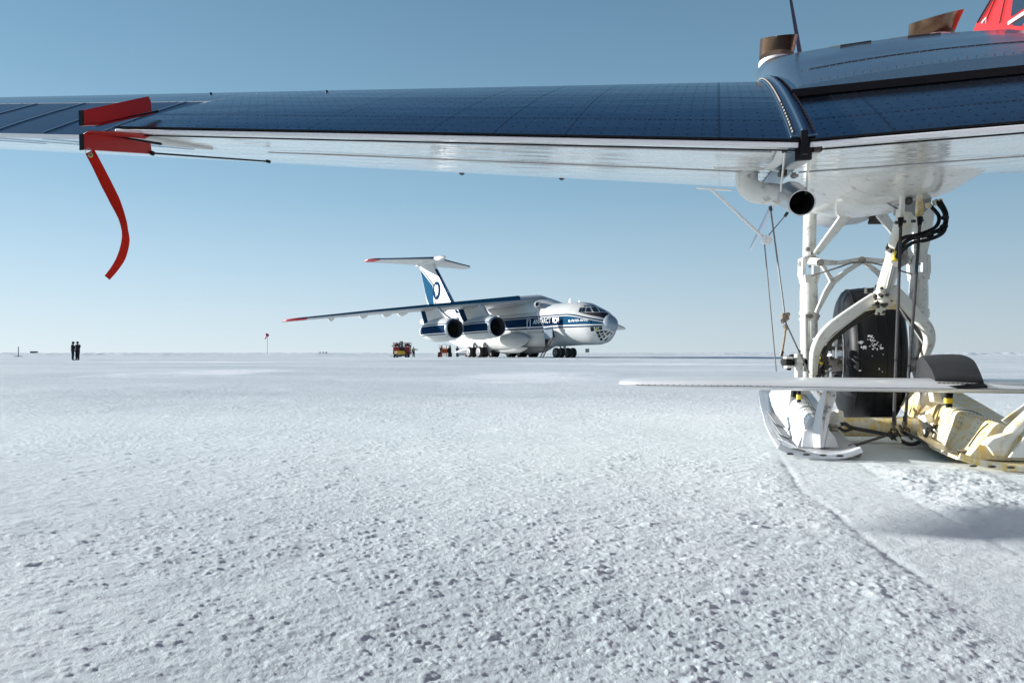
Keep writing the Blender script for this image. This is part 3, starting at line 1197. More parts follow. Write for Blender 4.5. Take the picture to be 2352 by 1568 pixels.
mb.box(Pd(1877, 343, 2.60), (0.03, 0.02, 0.02))
mb.build('hanger_bolt', M['darksteel'], plane)
# pitch of the retracting rod with its pulley, left of the gear
mb = MB()
mb.cyl(Pd(1633, 434, 4.6), Pd(1757, 549, 4.5), 0.010, 8)
mb.strap([Pd(1600, 432, 4.7), Pd(1680, 437, 4.6)], 0.03, 0.008, (0, 0, 1))
mb.build('strut_rod', M['white_clean'], plane)
mb = MB()
mb.cyl(Pd(1758, 551, 4.52), Pd(1763, 551, 4.44), 0.032, 14)
mb.cyl(Pd(1757, 551, 4.55), Pd(1764, 551, 4.42), 0.012, 10)
mb.build('pulley', M['white_clean'], plane)
mb = MB()
mb.cyl(Pd(1756, 560, 4.5), Pd(1783, 853, 4.7), 0.0045, 6)
mb.cyl(Pd(1770, 480, 4.6), Pd(1805, 742, 4.6), 0.006, 6)
mb.cyl(Pd(1805, 742, 4.6), Pd(1858, 856, 4.9), 0.0055, 6)
mb.cyl(Pd(1758, 549, 4.5), Pd(1808, 490, 4.4), 0.004, 6)
mb.build('rigging_wire', M['cable_gray'], plane)
mb = MB()
mb.cyl(Pd(1769, 474, 4.6), Pd(1771, 484, 4.6), 0.012, 6)
mb.cyl(Pd(1803, 497, 4.4), Pd(1809, 488, 4.4), 0.010, 6)
mb.build('wire_end', M['darksteel'], plane)
mb = MB()
for k in range(12):
    mb.ball(Pd(1804 + random.uniform(-7, 7), 738 + random.uniform(-18, 18), 4.6), 0.014, 6, 4)
mb.tube([Pd(1804, 752, 4.6), Pd(1801, 780, 4.6), Pd(1796, 810, 4.6)], 0.008, 6, sm=3)
mb.build('rope_lashing', M['rope'], plane)
mb = MB()
mb.cyl(Pd(1797, 806, 4.6), Pd(1794, 818, 4.6), 0.012, 8)
mb.build('rope_hook', M['darksteel'], plane)

# ---- landing gear legs


def leg(u0, d, du=0.0):
    """twin shock strut seen from behind; u0 pixel of its centre line"""
    def P(u, v, dd=0.0):
        return Pd(u0 + u, v + du, d + dd)
    mb = MB()
    mb.tube([P(4, 440), P(2, 520), P(1, 590)], 0.055, 16)
    mb.box(P(1, 598), (0.095, 0.09, 0.05))
    g = mb.build('upper_strut', M['white'], plane, bevel=0.006)
    mb = MB()
    for s in (-1, 1):
        mb.prism([P(s * 12, 590), P(s * 20, 594), P(s * 21, 632), P(s * 15, 648), P(s * 7, 646), P(s * 12, 632)], (0, 0.10, 0))
    mb.prism([P(-17, 632), P(17, 632), P(15, 650), P(-15, 650)], (0, 0.13, 0))
    mb.tube([P(0, 645), P(0, 668), P(0, 720)], [0.068, 0.074, 0.074], 18)
    mb.tube([P(0, 716), P(0, 735)], 0.082, 18)
    mb.tube([P(0, 733), P(0, 825)], [0.074, 0.070], 18)
    mb.tube([P(0, 818), P(0, 832)], 0.080, 18)
    o = mb.build('shock_strut', M['white'], plane, bevel=0.004)
    mb = MB()
    mb.cyl(P(-22, 606), P(-19, 606), 0.028, 10)
    mb.cyl(P(19, 606), P(22, 606), 0.028, 10)
    mb.cyl(P(-22, 726), P(24, 726), 0.014, 8)
    mb.box(P(0, 726, -0.085), (0.06, 0.02, 0.035))
    mb.cyl(P(2, 612, -0.05), P(2, 612, -0.08), 0.012, 8)
    mb.box(P(-4, 572, -0.05), (0.03, 0.04, 0.03))
    mb.box(P(4, 582, -0.05), (0.02, 0.04, 0.02))
    mb.build('strut_bolt', M['steel'], o)
    mb = MB()
    mb.cyl(P(-8, 730, -0.09), P(-6, 870, -0.06), 0.022, 10)
    mb.cyl(P(10, 730, -0.09), P(10, 800, -0.08), 0.018, 10)
    mb.build('piston_guard', M['white'], o)
    mb = MB()
    mb.tube([P(0, 830), P(0, 862)], 0.052, 16)
    mb.build('piston', M['alu'], o)
    return o


legL = leg(1858, 6.05)
legR = leg(2110, 5.85, -6)

mb = MB()                     # inner tapering braces up to the nacelle
mb.strap([Pd(1946, 490, 5.6), Pd(1912, 534, 5.75), Pd(1874, 582, 5.9)], [0.085, 0.07, 0.05], 0.03, (0, -1, 0))
mb.strap([Pd(2020, 488, 5.5), Pd(2045, 520, 5.6), Pd(2092, 588, 5.8)], [0.085, 0.07, 0.05], 0.03, (0, -1, 0))
mb.strap([Pd(2132, 480, 5.6), Pd(2122, 560, 5.7), Pd(2116, 600, 5.8)], [0.10, 0.08, 0.05], 0.04, (0, -1, 0))
mb.build('diagonal_brace', M['white'], plane, bevel=0.006)
mb = MB()                     # cross truss between the legs
D_ = 5.85
F1, F2 = (1884, 603), (2078, 596)
apex = (1980, 597)
up3 = (0, -1, 0)
mb.strap([Pd(*F1, D_), Pd(1925, 604, D_), Pd(*apex, D_)], [0.06, 0.035, 0.05], 0.035, up3)
mb.strap([Pd(*apex, D_), Pd(2035, 600, D_), Pd(*F2, D_)], [0.05, 0.035, 0.06], 0.035, up3)
mb.strap([Pd(1886, 604, D_), Pd(1897, 622, D_), Pd(1912, 646, D_)], [0.045, 0.03, 0.045], 0.03, up3)
mb.strap([Pd(1978, 602, D_), Pd(1945, 622, D_), Pd(1912, 648, D_), Pd(1897, 672, D_), Pd(1875, 718, D_)], [0.035, 0.04, 0.055, 0.05, 0.03], 0.03, up3)
mb.strap([Pd(1984, 602, D_), Pd(2012, 622, D_), Pd(2040, 648, D_), Pd(2072, 700, D_), Pd(2092, 722, D_)], [0.035, 0.04, 0.055, 0.05, 0.03], 0.03, up3)
mb.strap([Pd(2076, 600, D_), Pd(2056, 622, D_), Pd(2040, 646, D_)], [0.045, 0.03, 0.045], 0.03, up3)
mb.strap([Pd(1860, 600, 5.95), Pd(1886, 603, D_)], 0.06, 0.05, up3)
mb.strap([Pd(2074, 598, D_), Pd(2104, 598, 5.85)], 0.06, 0.05, up3)
tr = mb.build('cross_truss', M['white'], plane, bevel=0.006)
mb = MB()
for (u, v) in (F1, F2, apex):
    mb.cyl(Pd(u, v, D_ - 0.01), Pd(u, v, D_ - 0.06), 0.020, 6)
    mb.cyl(Pd(u, v, D_ - 0.02), Pd(u, v, D_ - 0.035), 0.030, 14)
mb.build('truss_bolt', M['steel'], tr)
mb = MB()
mb.tube([Pd(1862, 634, 5.85), Pd(1920, 616, 5.8), Pd(1960, 603, 5.78), Pd(2000, 603, 5.78), Pd(2050, 616, 5.75), Pd(2095, 630, 5.7)], 0.007, 6, sm=4)
mb.build('bungee_line', M['steel'], tr)

# ---- big drag strut and the fork around the wheel
mb = MB()
mb.tube([Pd(2085, 462, 4.85), Pd(2079, 500, 4.9), Pd(2058, 580, 5.05)], 0.064, 20)
mb.tube([Pd(2058, 580, 5.05), Pd(2029, 670, 5.2)], [0.060, 0.056], 20)
mb.tube([Pd(2060, 573, 5.04), Pd(2057, 583, 5.06)], 0.068, 20)
ds = mb.build('drag_strut', M['cream'], plane, sharp=40)
mb = MB()
mb.tube([Pd(2061, 566, 5.02), Pd(2058, 576, 5.04)], 0.071, 20)
for u, v in ((2038, 569), (2046, 577), (2064, 572), (2025, 662), (2034, 676)):
    mb.ball(Pd(u, v, 4.96), 0.014, 6, 4)
mb.tube([Pd(2031, 661, 5.18), Pd(2028, 671, 5.2)], 0.066, 20)
mb.build('strut_collar', M['darksteel'], ds)
mb = MB()
mb.cyl(Pd(2055, 592, 4.95), Pd(2031, 686, 5.10), 0.009, 8)
mb.cyl(Pd(2062, 594, 4.95), Pd(2038, 688, 5.10), 0.009, 8)
mb.build('hydraulic_pipe', M['alu'], ds)
mb = MB()
mb.box(Pd(2066, 590, 4.95), (0.075, 0.10, 0.085))
mb.cyl(Pd(2056, 604, 4.92), Pd(2078, 594, 4.92), 0.045, 14)
mb.build('hydraulic_manifold', M['steel'], ds, bevel=0.01)
mb = MB()                     # trunnion fitting on the belly
mb.prism([Pd(2066, 448, 4.8), Pd(2130, 448, 4.8), Pd(2124, 480, 4.85), Pd(2104, 500, 4.9), Pd(2078, 500, 4.9), Pd(2062, 490, 4.9)], (0, 0.14, 0))
mb.build('trunnion_housing', M['gray'], plane, bevel=0.01)
mb = MB()
mb.prism([Pd(2069, 447, 4.62), Pd(2077, 447, 4.62), Pd(2075, 506, 4.7), Pd(2064, 506, 4.7)], (0.0, 0.03, 0))
mb.prism([Pd(2106, 447, 4.6), Pd(2117, 447, 4.6), Pd(2120, 490, 4.65), Pd(2109, 505, 4.7), Pd(2104, 490, 4.65)], (0.0, 0.03, 0))
mb.build('trunnion_lug', M['cream'], plane, bevel=0.004)
mb = MB()
mb.cyl(Pd(2087, 462, 4.72), Pd(2087, 462, 4.66), 0.026, 12)
mb.cyl(Pd(2087, 462, 4.68), Pd(2087, 462, 4.63), 0.014, 6)
for u, v in ((2060, 511), (2076, 509), (2098, 508), (2116, 506)):
    mb.cyl(Pd(u - 4, v, 4.66), Pd(u + 4, v, 4.66), 0.011, 8)
mb.build('trunnion_bolt', M['darksteel'], plane)
mb = MB()
for u, v in ((2069, 508), (2113, 506)):
    mb.cyl(Pd(u, v - 8, 4.66), Pd(u - 1, v + 14, 4.66), 0.020, 8, 0.012)
mb.build('cable_thimble', M['black'], plane)
mb = MB()
mb.cyl(Pd(2069, 515, 4.66), Pd(2053, 975, 4.42), 0.0105, 8)
mb.cyl(Pd(2113, 512, 4.66), Pd(2079, 972, 4.42), 0.0105, 8)
mb.build('suspension_cable', M['cable'], plane)

mb = MB()                     # fork
upv = Vector((0.25, -1, 0.6))
ZL = [Pd(2040, 668, 5.15), Pd(2000, 690, 5.15), Pd(1960, 716, 5.15), Pd(1920, 744, 5.15), Pd(1893, 768, 5.18), Pd(1875, 800, 5.25), Pd(1869, 832, 5.4), Pd(1868, 868, 5.6)]
ZR = [Pd(2045, 664, 5.15), Pd(2078, 694, 5.12), Pd(2105, 726, 5.1), Pd(2128, 752, 5.1), Pd(2135, 780, 5.15), Pd(2128, 806, 5.25), Pd(2115, 832, 5.4), Pd(2105, 860, 5.6)]
mb.strap(spline(ZL, 5), [0.10, 0.085, 0.085, 0.085, 0.08, 0.075, 0.06, 0.05], 0.055, (0, -1, 0.1))
mb.strap(spline(ZR, 5), [0.10, 0.085, 0.08, 0.08, 0.075, 0.07, 0.06, 0.05], 0.055, (0, -1, 0.1))
fork = mb.build('gear_fork', M['white'], plane, bevel=0.012)
mb = MB()
for off in (12, 18, 24):
    L1 = [p + Vector((0.02, 0.03, 0)) for p in [Pd(2020, 684 + off, 5.2), Pd(1960, 722 + off, 5.2), Pd(1915, 756 + off, 5.2), Pd(1893, 786 + off, 5.22), Pd(1880 + off * .3, 830, 5.3)]]
    mb.tube(L1, 0.008, 6, sm=4)
    R1 = [Pd(2050, 684 + off * .8, 5.2), Pd(2078, 704 + off, 5.2), Pd(2103, 738 + off, 5.2), Pd(2120 - off * .3, 776 + off * .5, 5.22), Pd(2105, 826, 5.3)]
    mb.tube(R1, 0.010, 6, sm=4)
mb.build('brake_hose', M['darksteel'], fork)
mb = MB()
mb.tube([Pd(1995, 706, 5.15), Pd(1930, 756, 5.15), Pd(1890, 795, 5.2)], 0.006, 6, sm=3)
mb.tube([Pd(2062, 700, 5.15), Pd(2090, 745, 5.15), Pd(2120, 790, 5.2)], 0.007, 6, sm=3)
mb.build('brake_pipe', M['alu'], fork)
mb = MB()
mb.strap([Pd(1985, 712, 5.2), Pd(2010, 702, 5.18), Pd(2065, 702, 5.18), Pd(2085, 712, 5.2)], [0.02, 0.055, 0.055, 0.02], 0.05, (0, -1, 0))
mb.cyl(Pd(2026, 660, 5.1), Pd(2022, 722, 5.15), 0.040, 14, 0.032)
mb.tube([Pd(2026, 684, 5.05), Pd(2028, 696, 5.05)], 0.055, 14)
mb.build('fork_yoke', M['cream'], fork, bevel=0.006)
mb = MB()
for i in range(16):
    u, v = random.uniform(2006, 2050), random.uniform(672, 722)
    mb.cyl(Pd(u, v, 5.02), Pd(u + random.uniform(-8, 8), v + random.uniform(-5, 5), 5.05), random.uniform(.007, .015), 7)
mb.box(Pd(1995, 668, 5.08), (0.045, 0.04, 0.035))
mb.build('yoke_fitting', M['darksteel'], fork)

# ---- wheel
axv = (A(1, 0, 0) - A(0, 0, 0))
WC = A(-0.905, 3.79, 0.575)
mb = MB()
mb.lathe(WC, axv, [(-0.215, 0.27), (-0.22, 0.40), (-0.213, 0.50), (-0.185, 0.553), (-0.14, 0.571), (-0.06, 0.580), (0.06, 0.580), (0.14, 0.571), (0.185, 0.553), (0.213, 0.50), (0.22, 0.40), (0.215, 0.27)], 72, (False, False))
# tread grooves as shallow raised ribs
for x in (-0.155, 0.155):
    mb.lathe(WC, axv, [(x - 0.008, 0.54), (x - 0.006, 0.574), (x + 0.006, 0.574), (x + 0.008, 0.54)], 72, (False, False))
for x in (-0.05, 0.02):
    mb.lathe(WC, axv, [(x - 0.004, 0.56), (x - 0.003, 0.5835), (x + 0.003, 0.5835), (x + 0.004, 0.56)], 72, (False, False))
wheel = thing('wheel', (0, 0, 0), None, None)
wheel.parent = plane
wheel.location = (0, 0, 0)
ORG[wheel.name] = AP
mb.build('tyre', M['tyre'], wheel, sharp=50)
mb = MB()
mb.lathe(WC, axv, [(-0.20, 0.30), (-0.16, 0.27), (-0.05, 0.26), (0.05, 0.26), (0.12, 0.265), (0.19, 0.29), (0.225, 0.31), (0.225, 0.275), (0.15, 0.25), (0.13, 0.12), (0.2, 0.10), (0.24, 0.07)], 40)
mb.build('rim', M['alu'], wheel)
mb = MB()
for k in range(10):
    an = 2 * math.pi * k / 10
    c = WC + axv * 0.20 + (Vector((0, 0, 1)) * math.cos(an) + fwd * math.sin(an)) * 0.19
    mb.box(c, (0.05, 0.05, 0.05))
    mb.cyl(c, c + axv * 0.06, 0.018, 8)
mb.lathe(WC, axv, [(0.17, 0.235), (0.21, 0.235), (0.21, 0.16), (0.17, 0.16)], 30)
mb.build('brake_unit', M['darksteel'], wheel)
mb = MB()                     # snow crumbs stuck on the tread
for k in range(90):
    cl = random.random()
    cu_, cv_, sp_ = random.choice(((2016, 790, 5), (2003, 781, 4), (2008, 795, 6), (2024, 798, 3), (1977, 786, 2.2), (1985, 797, 3), (1998, 772, 2.5)))
    u, v = (random.gauss(cu_, sp_), random.gauss(cv_, sp_ * .7)) if cl < .93 else (random.uniform(1970, 2040), random.uniform(800, 855))
    r_ = ray(u, v)
    o_ = Vector((0, 0, H)) - WC
    # intersect with the tread cylinder
    rd = r_ - axv * r_.dot(axv)
    od = o_ - axv * o_.dot(axv)
    a_, b_, c_ = rd.dot(rd), 2 * rd.dot(od), od.dot(od) - 0.580 ** 2
    dsc = b_ * b_ - 4 * a_ * c_
    if dsc > 0:
        t = (-b_ - math.sqrt(dsc)) / (2 * a_)
        mb.ball(Vector((0, 0, H)) + r_ * t, random.uniform(.003, .010), 6, 4, (random.uniform(.7, 1.5), .35, random.uniform(.4, 1.1)))
snowm = mat('stuck_snow', (0.85, 0.87, 0.9), 0.7)
mb.build('snow_crumbs', snowm, wheel)
mb = MB()                     # axle
mb.cyl(Pd(1845, 838, 6.0), Pd(2125, 838, 5.75), 0.06, 16)
mb.build('axle', M['steel'], plane)
mb = MB()                     # clutter of brake lines left of the tyre
for i in range(60):
    u, v = random.uniform(1868, 1908), random.uniform(776, 868)
    p = Pd(u, v, random.uniform(5.5, 5.8))
    if random.random() < .5:
        mb.cyl(p, p + Vector((random.uniform(-.05, .05), random.uniform(-.04, .04), random.uniform(-.05, .05))), random.uniform(.008, .018), 7)
    else:
        mb.box(p, (random.uniform(.02, .05), random.uniform(.02, .05), random.uniform(.02, .05)))
for i in range(5):
    u = 1868 + 8 * i
    mb.tube([Pd(u, 800, 5.6), Pd(u + random.uniform(-8, 8), 826, 5.5), Pd(u + random.uniform(-10, 10), 866, 5.6)], 0.011, 7, sm=4)
mb.build('brake_fittings', M['darksteel'], plane, bevel=0.003)
mb = MB()
for i in range(14):
    u, v = random.uniform(1868, 1908), random.uniform(776, 868)
    p = Pd(u, v, 5.5)
    mb.cyl(p, p + Vector((random.uniform(-.03, .03), -.03, random.uniform(-.03, .03))), random.uniform(.006, .011), 7)
mb.build('brake_bolts', M['alu'], plane)
mb = MB()
for u, v in ((1872, 829), (1886, 828)):
    mb.cyl(Pd(u, v - 8, 5.42), Pd(u - 2, v + 8, 5.42), 0.020, 10)
for u, v, d in ((2061, 577, 4.85), (2056, 592, 4.85)):
    mb.cyl(Pd(u + 2, v - 8, d), Pd(u - 2, v + 7, d), 0.020, 10)
mb.build('yellow_sleeve', M['yellow'], plane)
# jack point / hydraulic actuator left of the outboard leg
mb = MB()
mb.cyl(Pd(1799, 831, 5.7), Pd(1848, 831, 5.8), 0.034, 14)
mb.box(Pd(1808, 831, 5.68), (0.05, 0.08, 0.10))
mb.cyl(Pd(1812, 838, 5.65), Pd(1812, 850, 5.65), 0.02, 8)
o = mb.build('actuator', M['black'], plane, bevel=0.004)
mb = MB()
mb.box(Pd(1810, 821, 5.66), (0.06, 0.07, 0.02))
mb.box(Pd(1811, 842, 5.66), (0.055, 0.07, 0.022))
mb.prism([Pd(1827, 812, 5.7), Pd(1842, 812, 5.7), Pd(1839, 875, 5.7), Pd(1828, 875, 5.7)], (0, 0.06, 0))
mb.box(Pd(1836, 826, 5.66), (0.06, 0.06, 0.04))
mb.build('actuator_bracket', M['white'], o, bevel=0.004)
mb = MB()
mb.box(Pd(1836, 807, 5.7), (0.018, 0.018, 0.025))
mb.box(Pd(1818, 816, 5.66), (0.03, 0.03, 0.02))
mb.build('actuator_bolt', M['darksteel'], o)

# ---- hydraulic hoses at the upper right
mb = MB()
for pts_, r_ in (([(2128, 466, 4.72), (2146, 482, 4.7), (2157, 500, 4.66), (2148, 522, 4.62), (2112, 538, 4.6), (2078, 545, 4.62), (2066, 556, 4.7), (2060, 574, 4.82)], .0125),
                 ([(2148, 460, 4.7), (2166, 482, 4.66), (2172, 506, 4.6), (2160, 526, 4.56), (2124, 541, 4.56), (2088, 550, 4.62), (2070, 568, 4.7), (2060, 590, 4.8)], .0135),
                 ([(2158, 459, 4.7), (2173, 488, 4.64), (2173, 512, 4.56), (2164, 536, 4.52), (2130, 551, 4.54), (2098, 557, 4.6), (2074, 574, 4.7), (2064, 592, 4.8)], .0125)):
    mb.tube([Pd(*p) for p in pts_], r_, 10, sm=6)
for u, v in ((2170, 500), (2160, 532), (2135, 541), (2168, 520)):
    mb.ball(Pd(u, v, 4.55), .024, 8, 5, (1.2, 1, .7))
hose = mb.build('hydraulic_hoses', M['black'], plane)
mb = MB()
for u, v in ((2148, 460), (2158, 458), (2131, 466)):
    mb.cyl(Pd(u, v, 4.7), Pd(u + 2, v + 12, 4.7), 0.018, 8)
mb.build('hose_fitting', M['cream'], hose)

# ---- twin skis


def ski(name, edge_l, edge_r, n_bolt, hull, mat_, lip):
    """edge tables: (b, a, z)"""
    root = thing(name, (0, 0, 0), None, None)
    root.parent = plane
    root.location = (0, 0, 0)
    ORG[root.name] = AP
    bs = [edge_l[0][0] + (edge_l[-1][0] - edge_l[0][0]) * k / 24 for k in range(25)]
    mb = MB()
    rings = []
    for b in bs:
        al = interp(b, [(x[0], x[1]) for x in edge_l])
        ar = interp(b, [(x[0], x[1]) for x in edge_r])
        z = interp(b, [(x[0], x[2]) for x in edge_l])
        ring = []
        K = 10
        for k in range(K + 1):
            t = k / K
            dz = lip * (abs(2 * t - 1) ** 3)
            ring.append(A(lerp(al, ar, t), b, z + dz))
        for k in range(K, -1, -1):
            t = k / K
            dz = lip * (abs(2 * t - 1) ** 3)
            ring.append(A(lerp(al, ar, t), b, z + dz - 0.018))
        rings.append(ring)
    mb.loft(rings)
    mb.build('ski_plate', mat_, root, sharp=40)
    # bottom tail skirt, curved, seen edge-on from behind
    b0 = bs[0]
    al, ar, z0 = edge_l[0][1], edge_r[0][1], edge_l[0][2]
    mb = MB()
    mb.tube([A(lerp(al, ar, t), b0 - 0.03, z0 + 0.004 - 0.018 * (1 - (2 * t - 1) ** 2) + lip * abs(2 * t - 1) ** 3) for t in [k / 10 for k in range(11)]], 0.018, 8, flat=0.6)
    mb.build('tail_edge', mat_, root)
    mb = MB()
    for k in range(n_bolt):
        t = (k + .7) / n_bolt
        mb.ball(A(lerp(al, ar, t), b0 - 0.046, z0 - 0.004), 0.012, 8, 4, (1.8, .5, .5))
    mb.build('tail_bolts', M['darksteel'], root)
    mb = MB()
    for k in range(34):
        b = lerp(edge_l[0][0] + .04, edge_l[-1][0] - .3, k / 33)
        a_ = interp(b, [(x[0], x[1]) for x in edge_l]) - 0.035
        z = interp(b, [(x[0], x[2]) for x in edge_l])
        mb.ball(A(a_, b, z + lip * .6), 0.004, 6, 4)
    mb.build('edge_rivets', M['darksteel'], root)
    mb = MB()
    rings = []
    for sec in hull:
        d, pts = sec
        P = [Pd(u, v, d) for u, v in pts]
        rr = spline([P[0], P[0].lerp(P[1], .6), P[1], P[1].lerp(P[2], .5) + Vector((0, 0, .012)), P[2], P[2].lerp(P[3], .4), P[3]], 3)
        rings.append(rr)
    rs = []
    for i in range(len(rings) - 1):
        for k in range(4):
            rs.append([p.lerp(q, k / 4) for p, q in zip(rings[i], rings[i + 1])])
    rs.append(rings[-1])
    mb.loft(rs)
    h = mb.build('ski_hull', mat_, root, sharp=40)
    mb = MB()
    for i in range(1, len(rings) - 1):
        mb.tube([p + Vector((0, -.004, .003)) for p in rings[i]], 0.0045, 5)
    mb.build('hull_seam', M['gray'], root)
    mb = MB()
    for i in range(len(rings) - 1):
        for f_ in (.25, .32, .68, .75):
            for k in range(2, 12, 1):
                p = rings[i][k].lerp(rings[i + 1][k], f_)
                mb.ball(p, 0.0034, 5, 3)
    mb.build('hull_rivets', M['darksteel'], root)
    return root


skiL = ski('ski', [(1.36, 0.0, .025), (1.9, 0.005, .03), (2.35, 0.01, .055), (2.8, 0.0, .09), (3.17, 0.0, .135), (3.6, -.01, .20), (3.87, -.03, .25), (4.15, -.12, .31)],
           [(1.36, -.425, .025), (2.35, -.43, .06), (3.17, -.46, .135), (3.87, -.44, .25), (4.15, -.30, .31)], 5,
           [(4.05, [(1832, 1026), (1858, 962), (1886, 962), (1925, 1024)]), (4.5, [(1806, 995), (1838, 938), (1868, 938), (1900, 990)]), (5.0, [(1786, 960), (1815, 910), (1850, 910), (1878, 955)]), (5.6, [(1772, 930), (1797, 886), (1832, 886), (1860, 925)]), (6.1, [(1766, 905), (1786, 872), (1816, 872), (1836, 900)])],
           M['ski'], 0.03)
skiR = ski('ski', [(1.15, -.83, .03), (1.5, -.82, .03), (2.0, -.86, .035), (2.5, -.98, .06), (2.9, -1.14, .10), (3.3, -1.17, .16), (3.87, -1.19, .25), (4.15, -1.26, .31)],
           [(1.15, -1.55, .03), (2.3, -1.62, .06), (3.3, -1.62, .16), (3.87, -1.6, .25), (4.15, -1.5, .31)], 9,
           [(3.5, [(2222, 1054), (2288, 975), (2325, 985), (2420, 1060)]), (4.1, [(2160, 1018), (2190, 944), (2245, 950), (2330, 1012)]), (4.8, [(2098, 975), (2128, 915), (2178, 920), (2225, 968)]), (5.4, [(2072, 940), (2092, 893), (2130, 895), (2165, 930)]), (6.0, [(2052, 915), (2066, 878), (2095, 878), (2118, 905)])],
           M['stained'], 0.035)
# spine plates and tail fins that carry the hydrofoil
mb = MB()
mb.loft([[Pd(1869, 1028, 3.98), Pd(1885, 1028, 3.92), Pd(1893, 1028, 3.98), Pd(1880, 1028, 4.06)],
         [Pd(1866, 985, 4.0), Pd(1884, 985, 3.94), Pd(1898, 985, 4.0), Pd(1882, 985, 4.1)],
         [Pd(1877, 930, 4.05), Pd(1893, 930, 3.98), Pd(1905, 930, 4.05), Pd(1892, 930, 4.14)],
         [Pd(1895, 884, 4.1), Pd(1903, 884, 4.05), Pd(1912, 884, 4.1), Pd(1904, 884, 4.2)]])
mb.prism([Pd(1911, 888, 4.05), Pd(1921, 893, 4.05), Pd(1920, 912, 4.05), Pd(1906, 955, 4.0), Pd(1893, 1026, 3.95), Pd(1886, 1026, 3.95), Pd(1896, 950, 4.0)], (0.012, 0.02, 0))
mb.prism([Pd(1893, 1026, 3.95), Pd(1902, 985, 4.0), Pd(1918, 1005, 4.0), Pd(1926, 1028, 3.98)], (0, 0.012, 0))
mb.prism([Pd(1840, 1026, 4.0), Pd(1845, 990, 4.05), Pd(1872, 970, 4.05), Pd(1878, 1028, 3.98)], (0, 0.012, 0))
mb.prism([Pd(1785, 1005, 4.3), Pd(1803, 1012, 4.2), Pd(1826, 1024, 4.08), Pd(1796, 1024, 4.1)], (0, 0.01, 0.0))
mb.build('tail_fin', M['ski'], skiL, bevel=0.004)
mb = MB()
for u, v in ((1902, 900), (1915, 908), (1906, 935), (1898, 945), (1893, 960)):
    mb.cyl(Pd(u, v, 4.0), Pd(u, v, 3.95), 0.009, 7)
mb.box(Pd(1904, 893, 4.05), (0.03, 0.05, 0.025))
mb.build('fin_bolt', M['steel'], skiL)
mb = MB()
mb.prism([Pd(1818, 1032, 3.92), Pd(1840, 1032, 3.92), Pd(1840, 1046, 3.92), Pd(1824, 1044, 3.92)], (0, 0.12, 0))
mb.prism([Pd(1942, 1036, 3.9), Pd(1966, 1038, 3.9), Pd(1966, 1042, 3.9), Pd(1942, 1042, 3.9)], (0, 0.12, 0))
mb.build('keel_runner', M['darksteel'], skiL)
mb = MB()
for k in range(3):
    u0 = 1772 + 13 * k
    v0 = 948 + 26 * k
    mb.strap([Pd(u0, v0, 4.75 - .2 * k), Pd(u0 + 22, v0 + 30, 4.5 - .2 * k)], 0.07, 0.004, (0.4, -.4, 1))
mb.build('wear_patch', M['gray'], skiL)
mb = MB()
mb.tube([Pd(2290, 1040, 3.45), Pd(2325, 990, 3.4), Pd(2420, 900, 3.4)], [0.034, 0.032, 0.030], 14)
mb.prism([Pd(2300, 965, 3.6), Pd(2352, 928, 3.6), Pd(2450, 872, 3.6), Pd(2470, 900, 3.6), Pd(2330, 985, 3.6)], (0, 0.014, 0))
mb.prism([Pd(2316, 1050, 3.35), Pd(2350, 1005, 3.35), Pd(2470, 920, 3.35), Pd(2480, 1052, 3.35)], (0, 0.014, 0))
mb.prism([Pd(2262, 1018, 3.42), Pd(2290, 998, 3.42), Pd(2318, 996, 3.42), Pd(2312, 1040, 3.42), Pd(2282, 1046, 3.42)], (0, 0.02, 0.0))
mb.prism([Pd(2256, 1022, 3.40), Pd(2272, 1006, 3.40), Pd(2322, 990, 3.40), Pd(2318, 1000, 3.40)], (0, 0.06, 0.0))
mb.build('tail_fin', M['cream'], skiR, bevel=0.004)
# axle tube between the skis
mb = MB()
q0, q1 = Pd(1918, 980, 4.62), Pd(2166, 980, 4.45)
mb.tube([q0, q0.lerp(q1, .5), q1, Pd(2182, 975, 4.4)], [0.064, 0.064, 0.068, 0.095], 24)
ax_t = mb.build('axle_tube', M['stained'], plane, sharp=50)
mb = MB()
mb.strap([Pd(2123, 952, 4.36), Pd(2135, 985, 4.34), Pd(2133, 1022, 4.34)], [0.06, 0.05, 0.07], 0.06, (0.3, -1, 0))
mb.strap([Pd(1921, 945, 4.55), Pd(1922, 985, 4.5), Pd(1920, 1020, 4.5)], [0.045, 0.05, 0.06], 0.08, (0.3, -1, 0))
mb.build('tube_clamp', M['cream'], ax_t, bevel=0.006)
mb = MB()
for u, v in ((2150, 985), (2148, 975), (2152, 996), (1912, 978), (1915, 986)):
    mb.cyl(Pd(u - 7, v, 4.3), Pd(u + 7, v, 4.32), 0.014, 8)
mb.build('clamp_bolt', M['steel'], ax_t)
# check cables, chains, shackles
mb = MB()
mb.tube([Pd(1922, 977, 4.42), Pd(1940, 973, 4.4), Pd(1958, 982, 4.4), Pd(2005, 991, 4.35), Pd(2045, 1000, 4.3), Pd(2090, 1020, 4.28), Pd(2120, 1008, 4.28), Pd(2133, 985, 4.28), Pd(2125, 970, 4.3)], 0.0125, 8, sm=6)
mb.tube([Pd(1925, 980, 4.42), Pd(1940, 989, 4.4), Pd(1958, 984, 4.4)], 0.010, 8, sm=5)
mb.build('check_cable', M['cable'], plane)
mb = MB()
mb.cyl(Pd(2034, 1000, 4.28), Pd(1960, 1024, 4.0), 0.009, 8)
mb.tube([Pd(2079, 992, 4.28), Pd(2110, 1008, 4.1), Pd(2150, 1034, 3.85), Pd(2190, 1046, 3.6)], 0.009, 8, sm=4)
mb.tube([Pd(2225, 1025, 3.5), Pd(2250, 990, 3.45), Pd(2270, 972, 3.45)], 0.004, 6, sm=3)
mb.build('tie_cable', M['cable'], plane)
mb = MB()
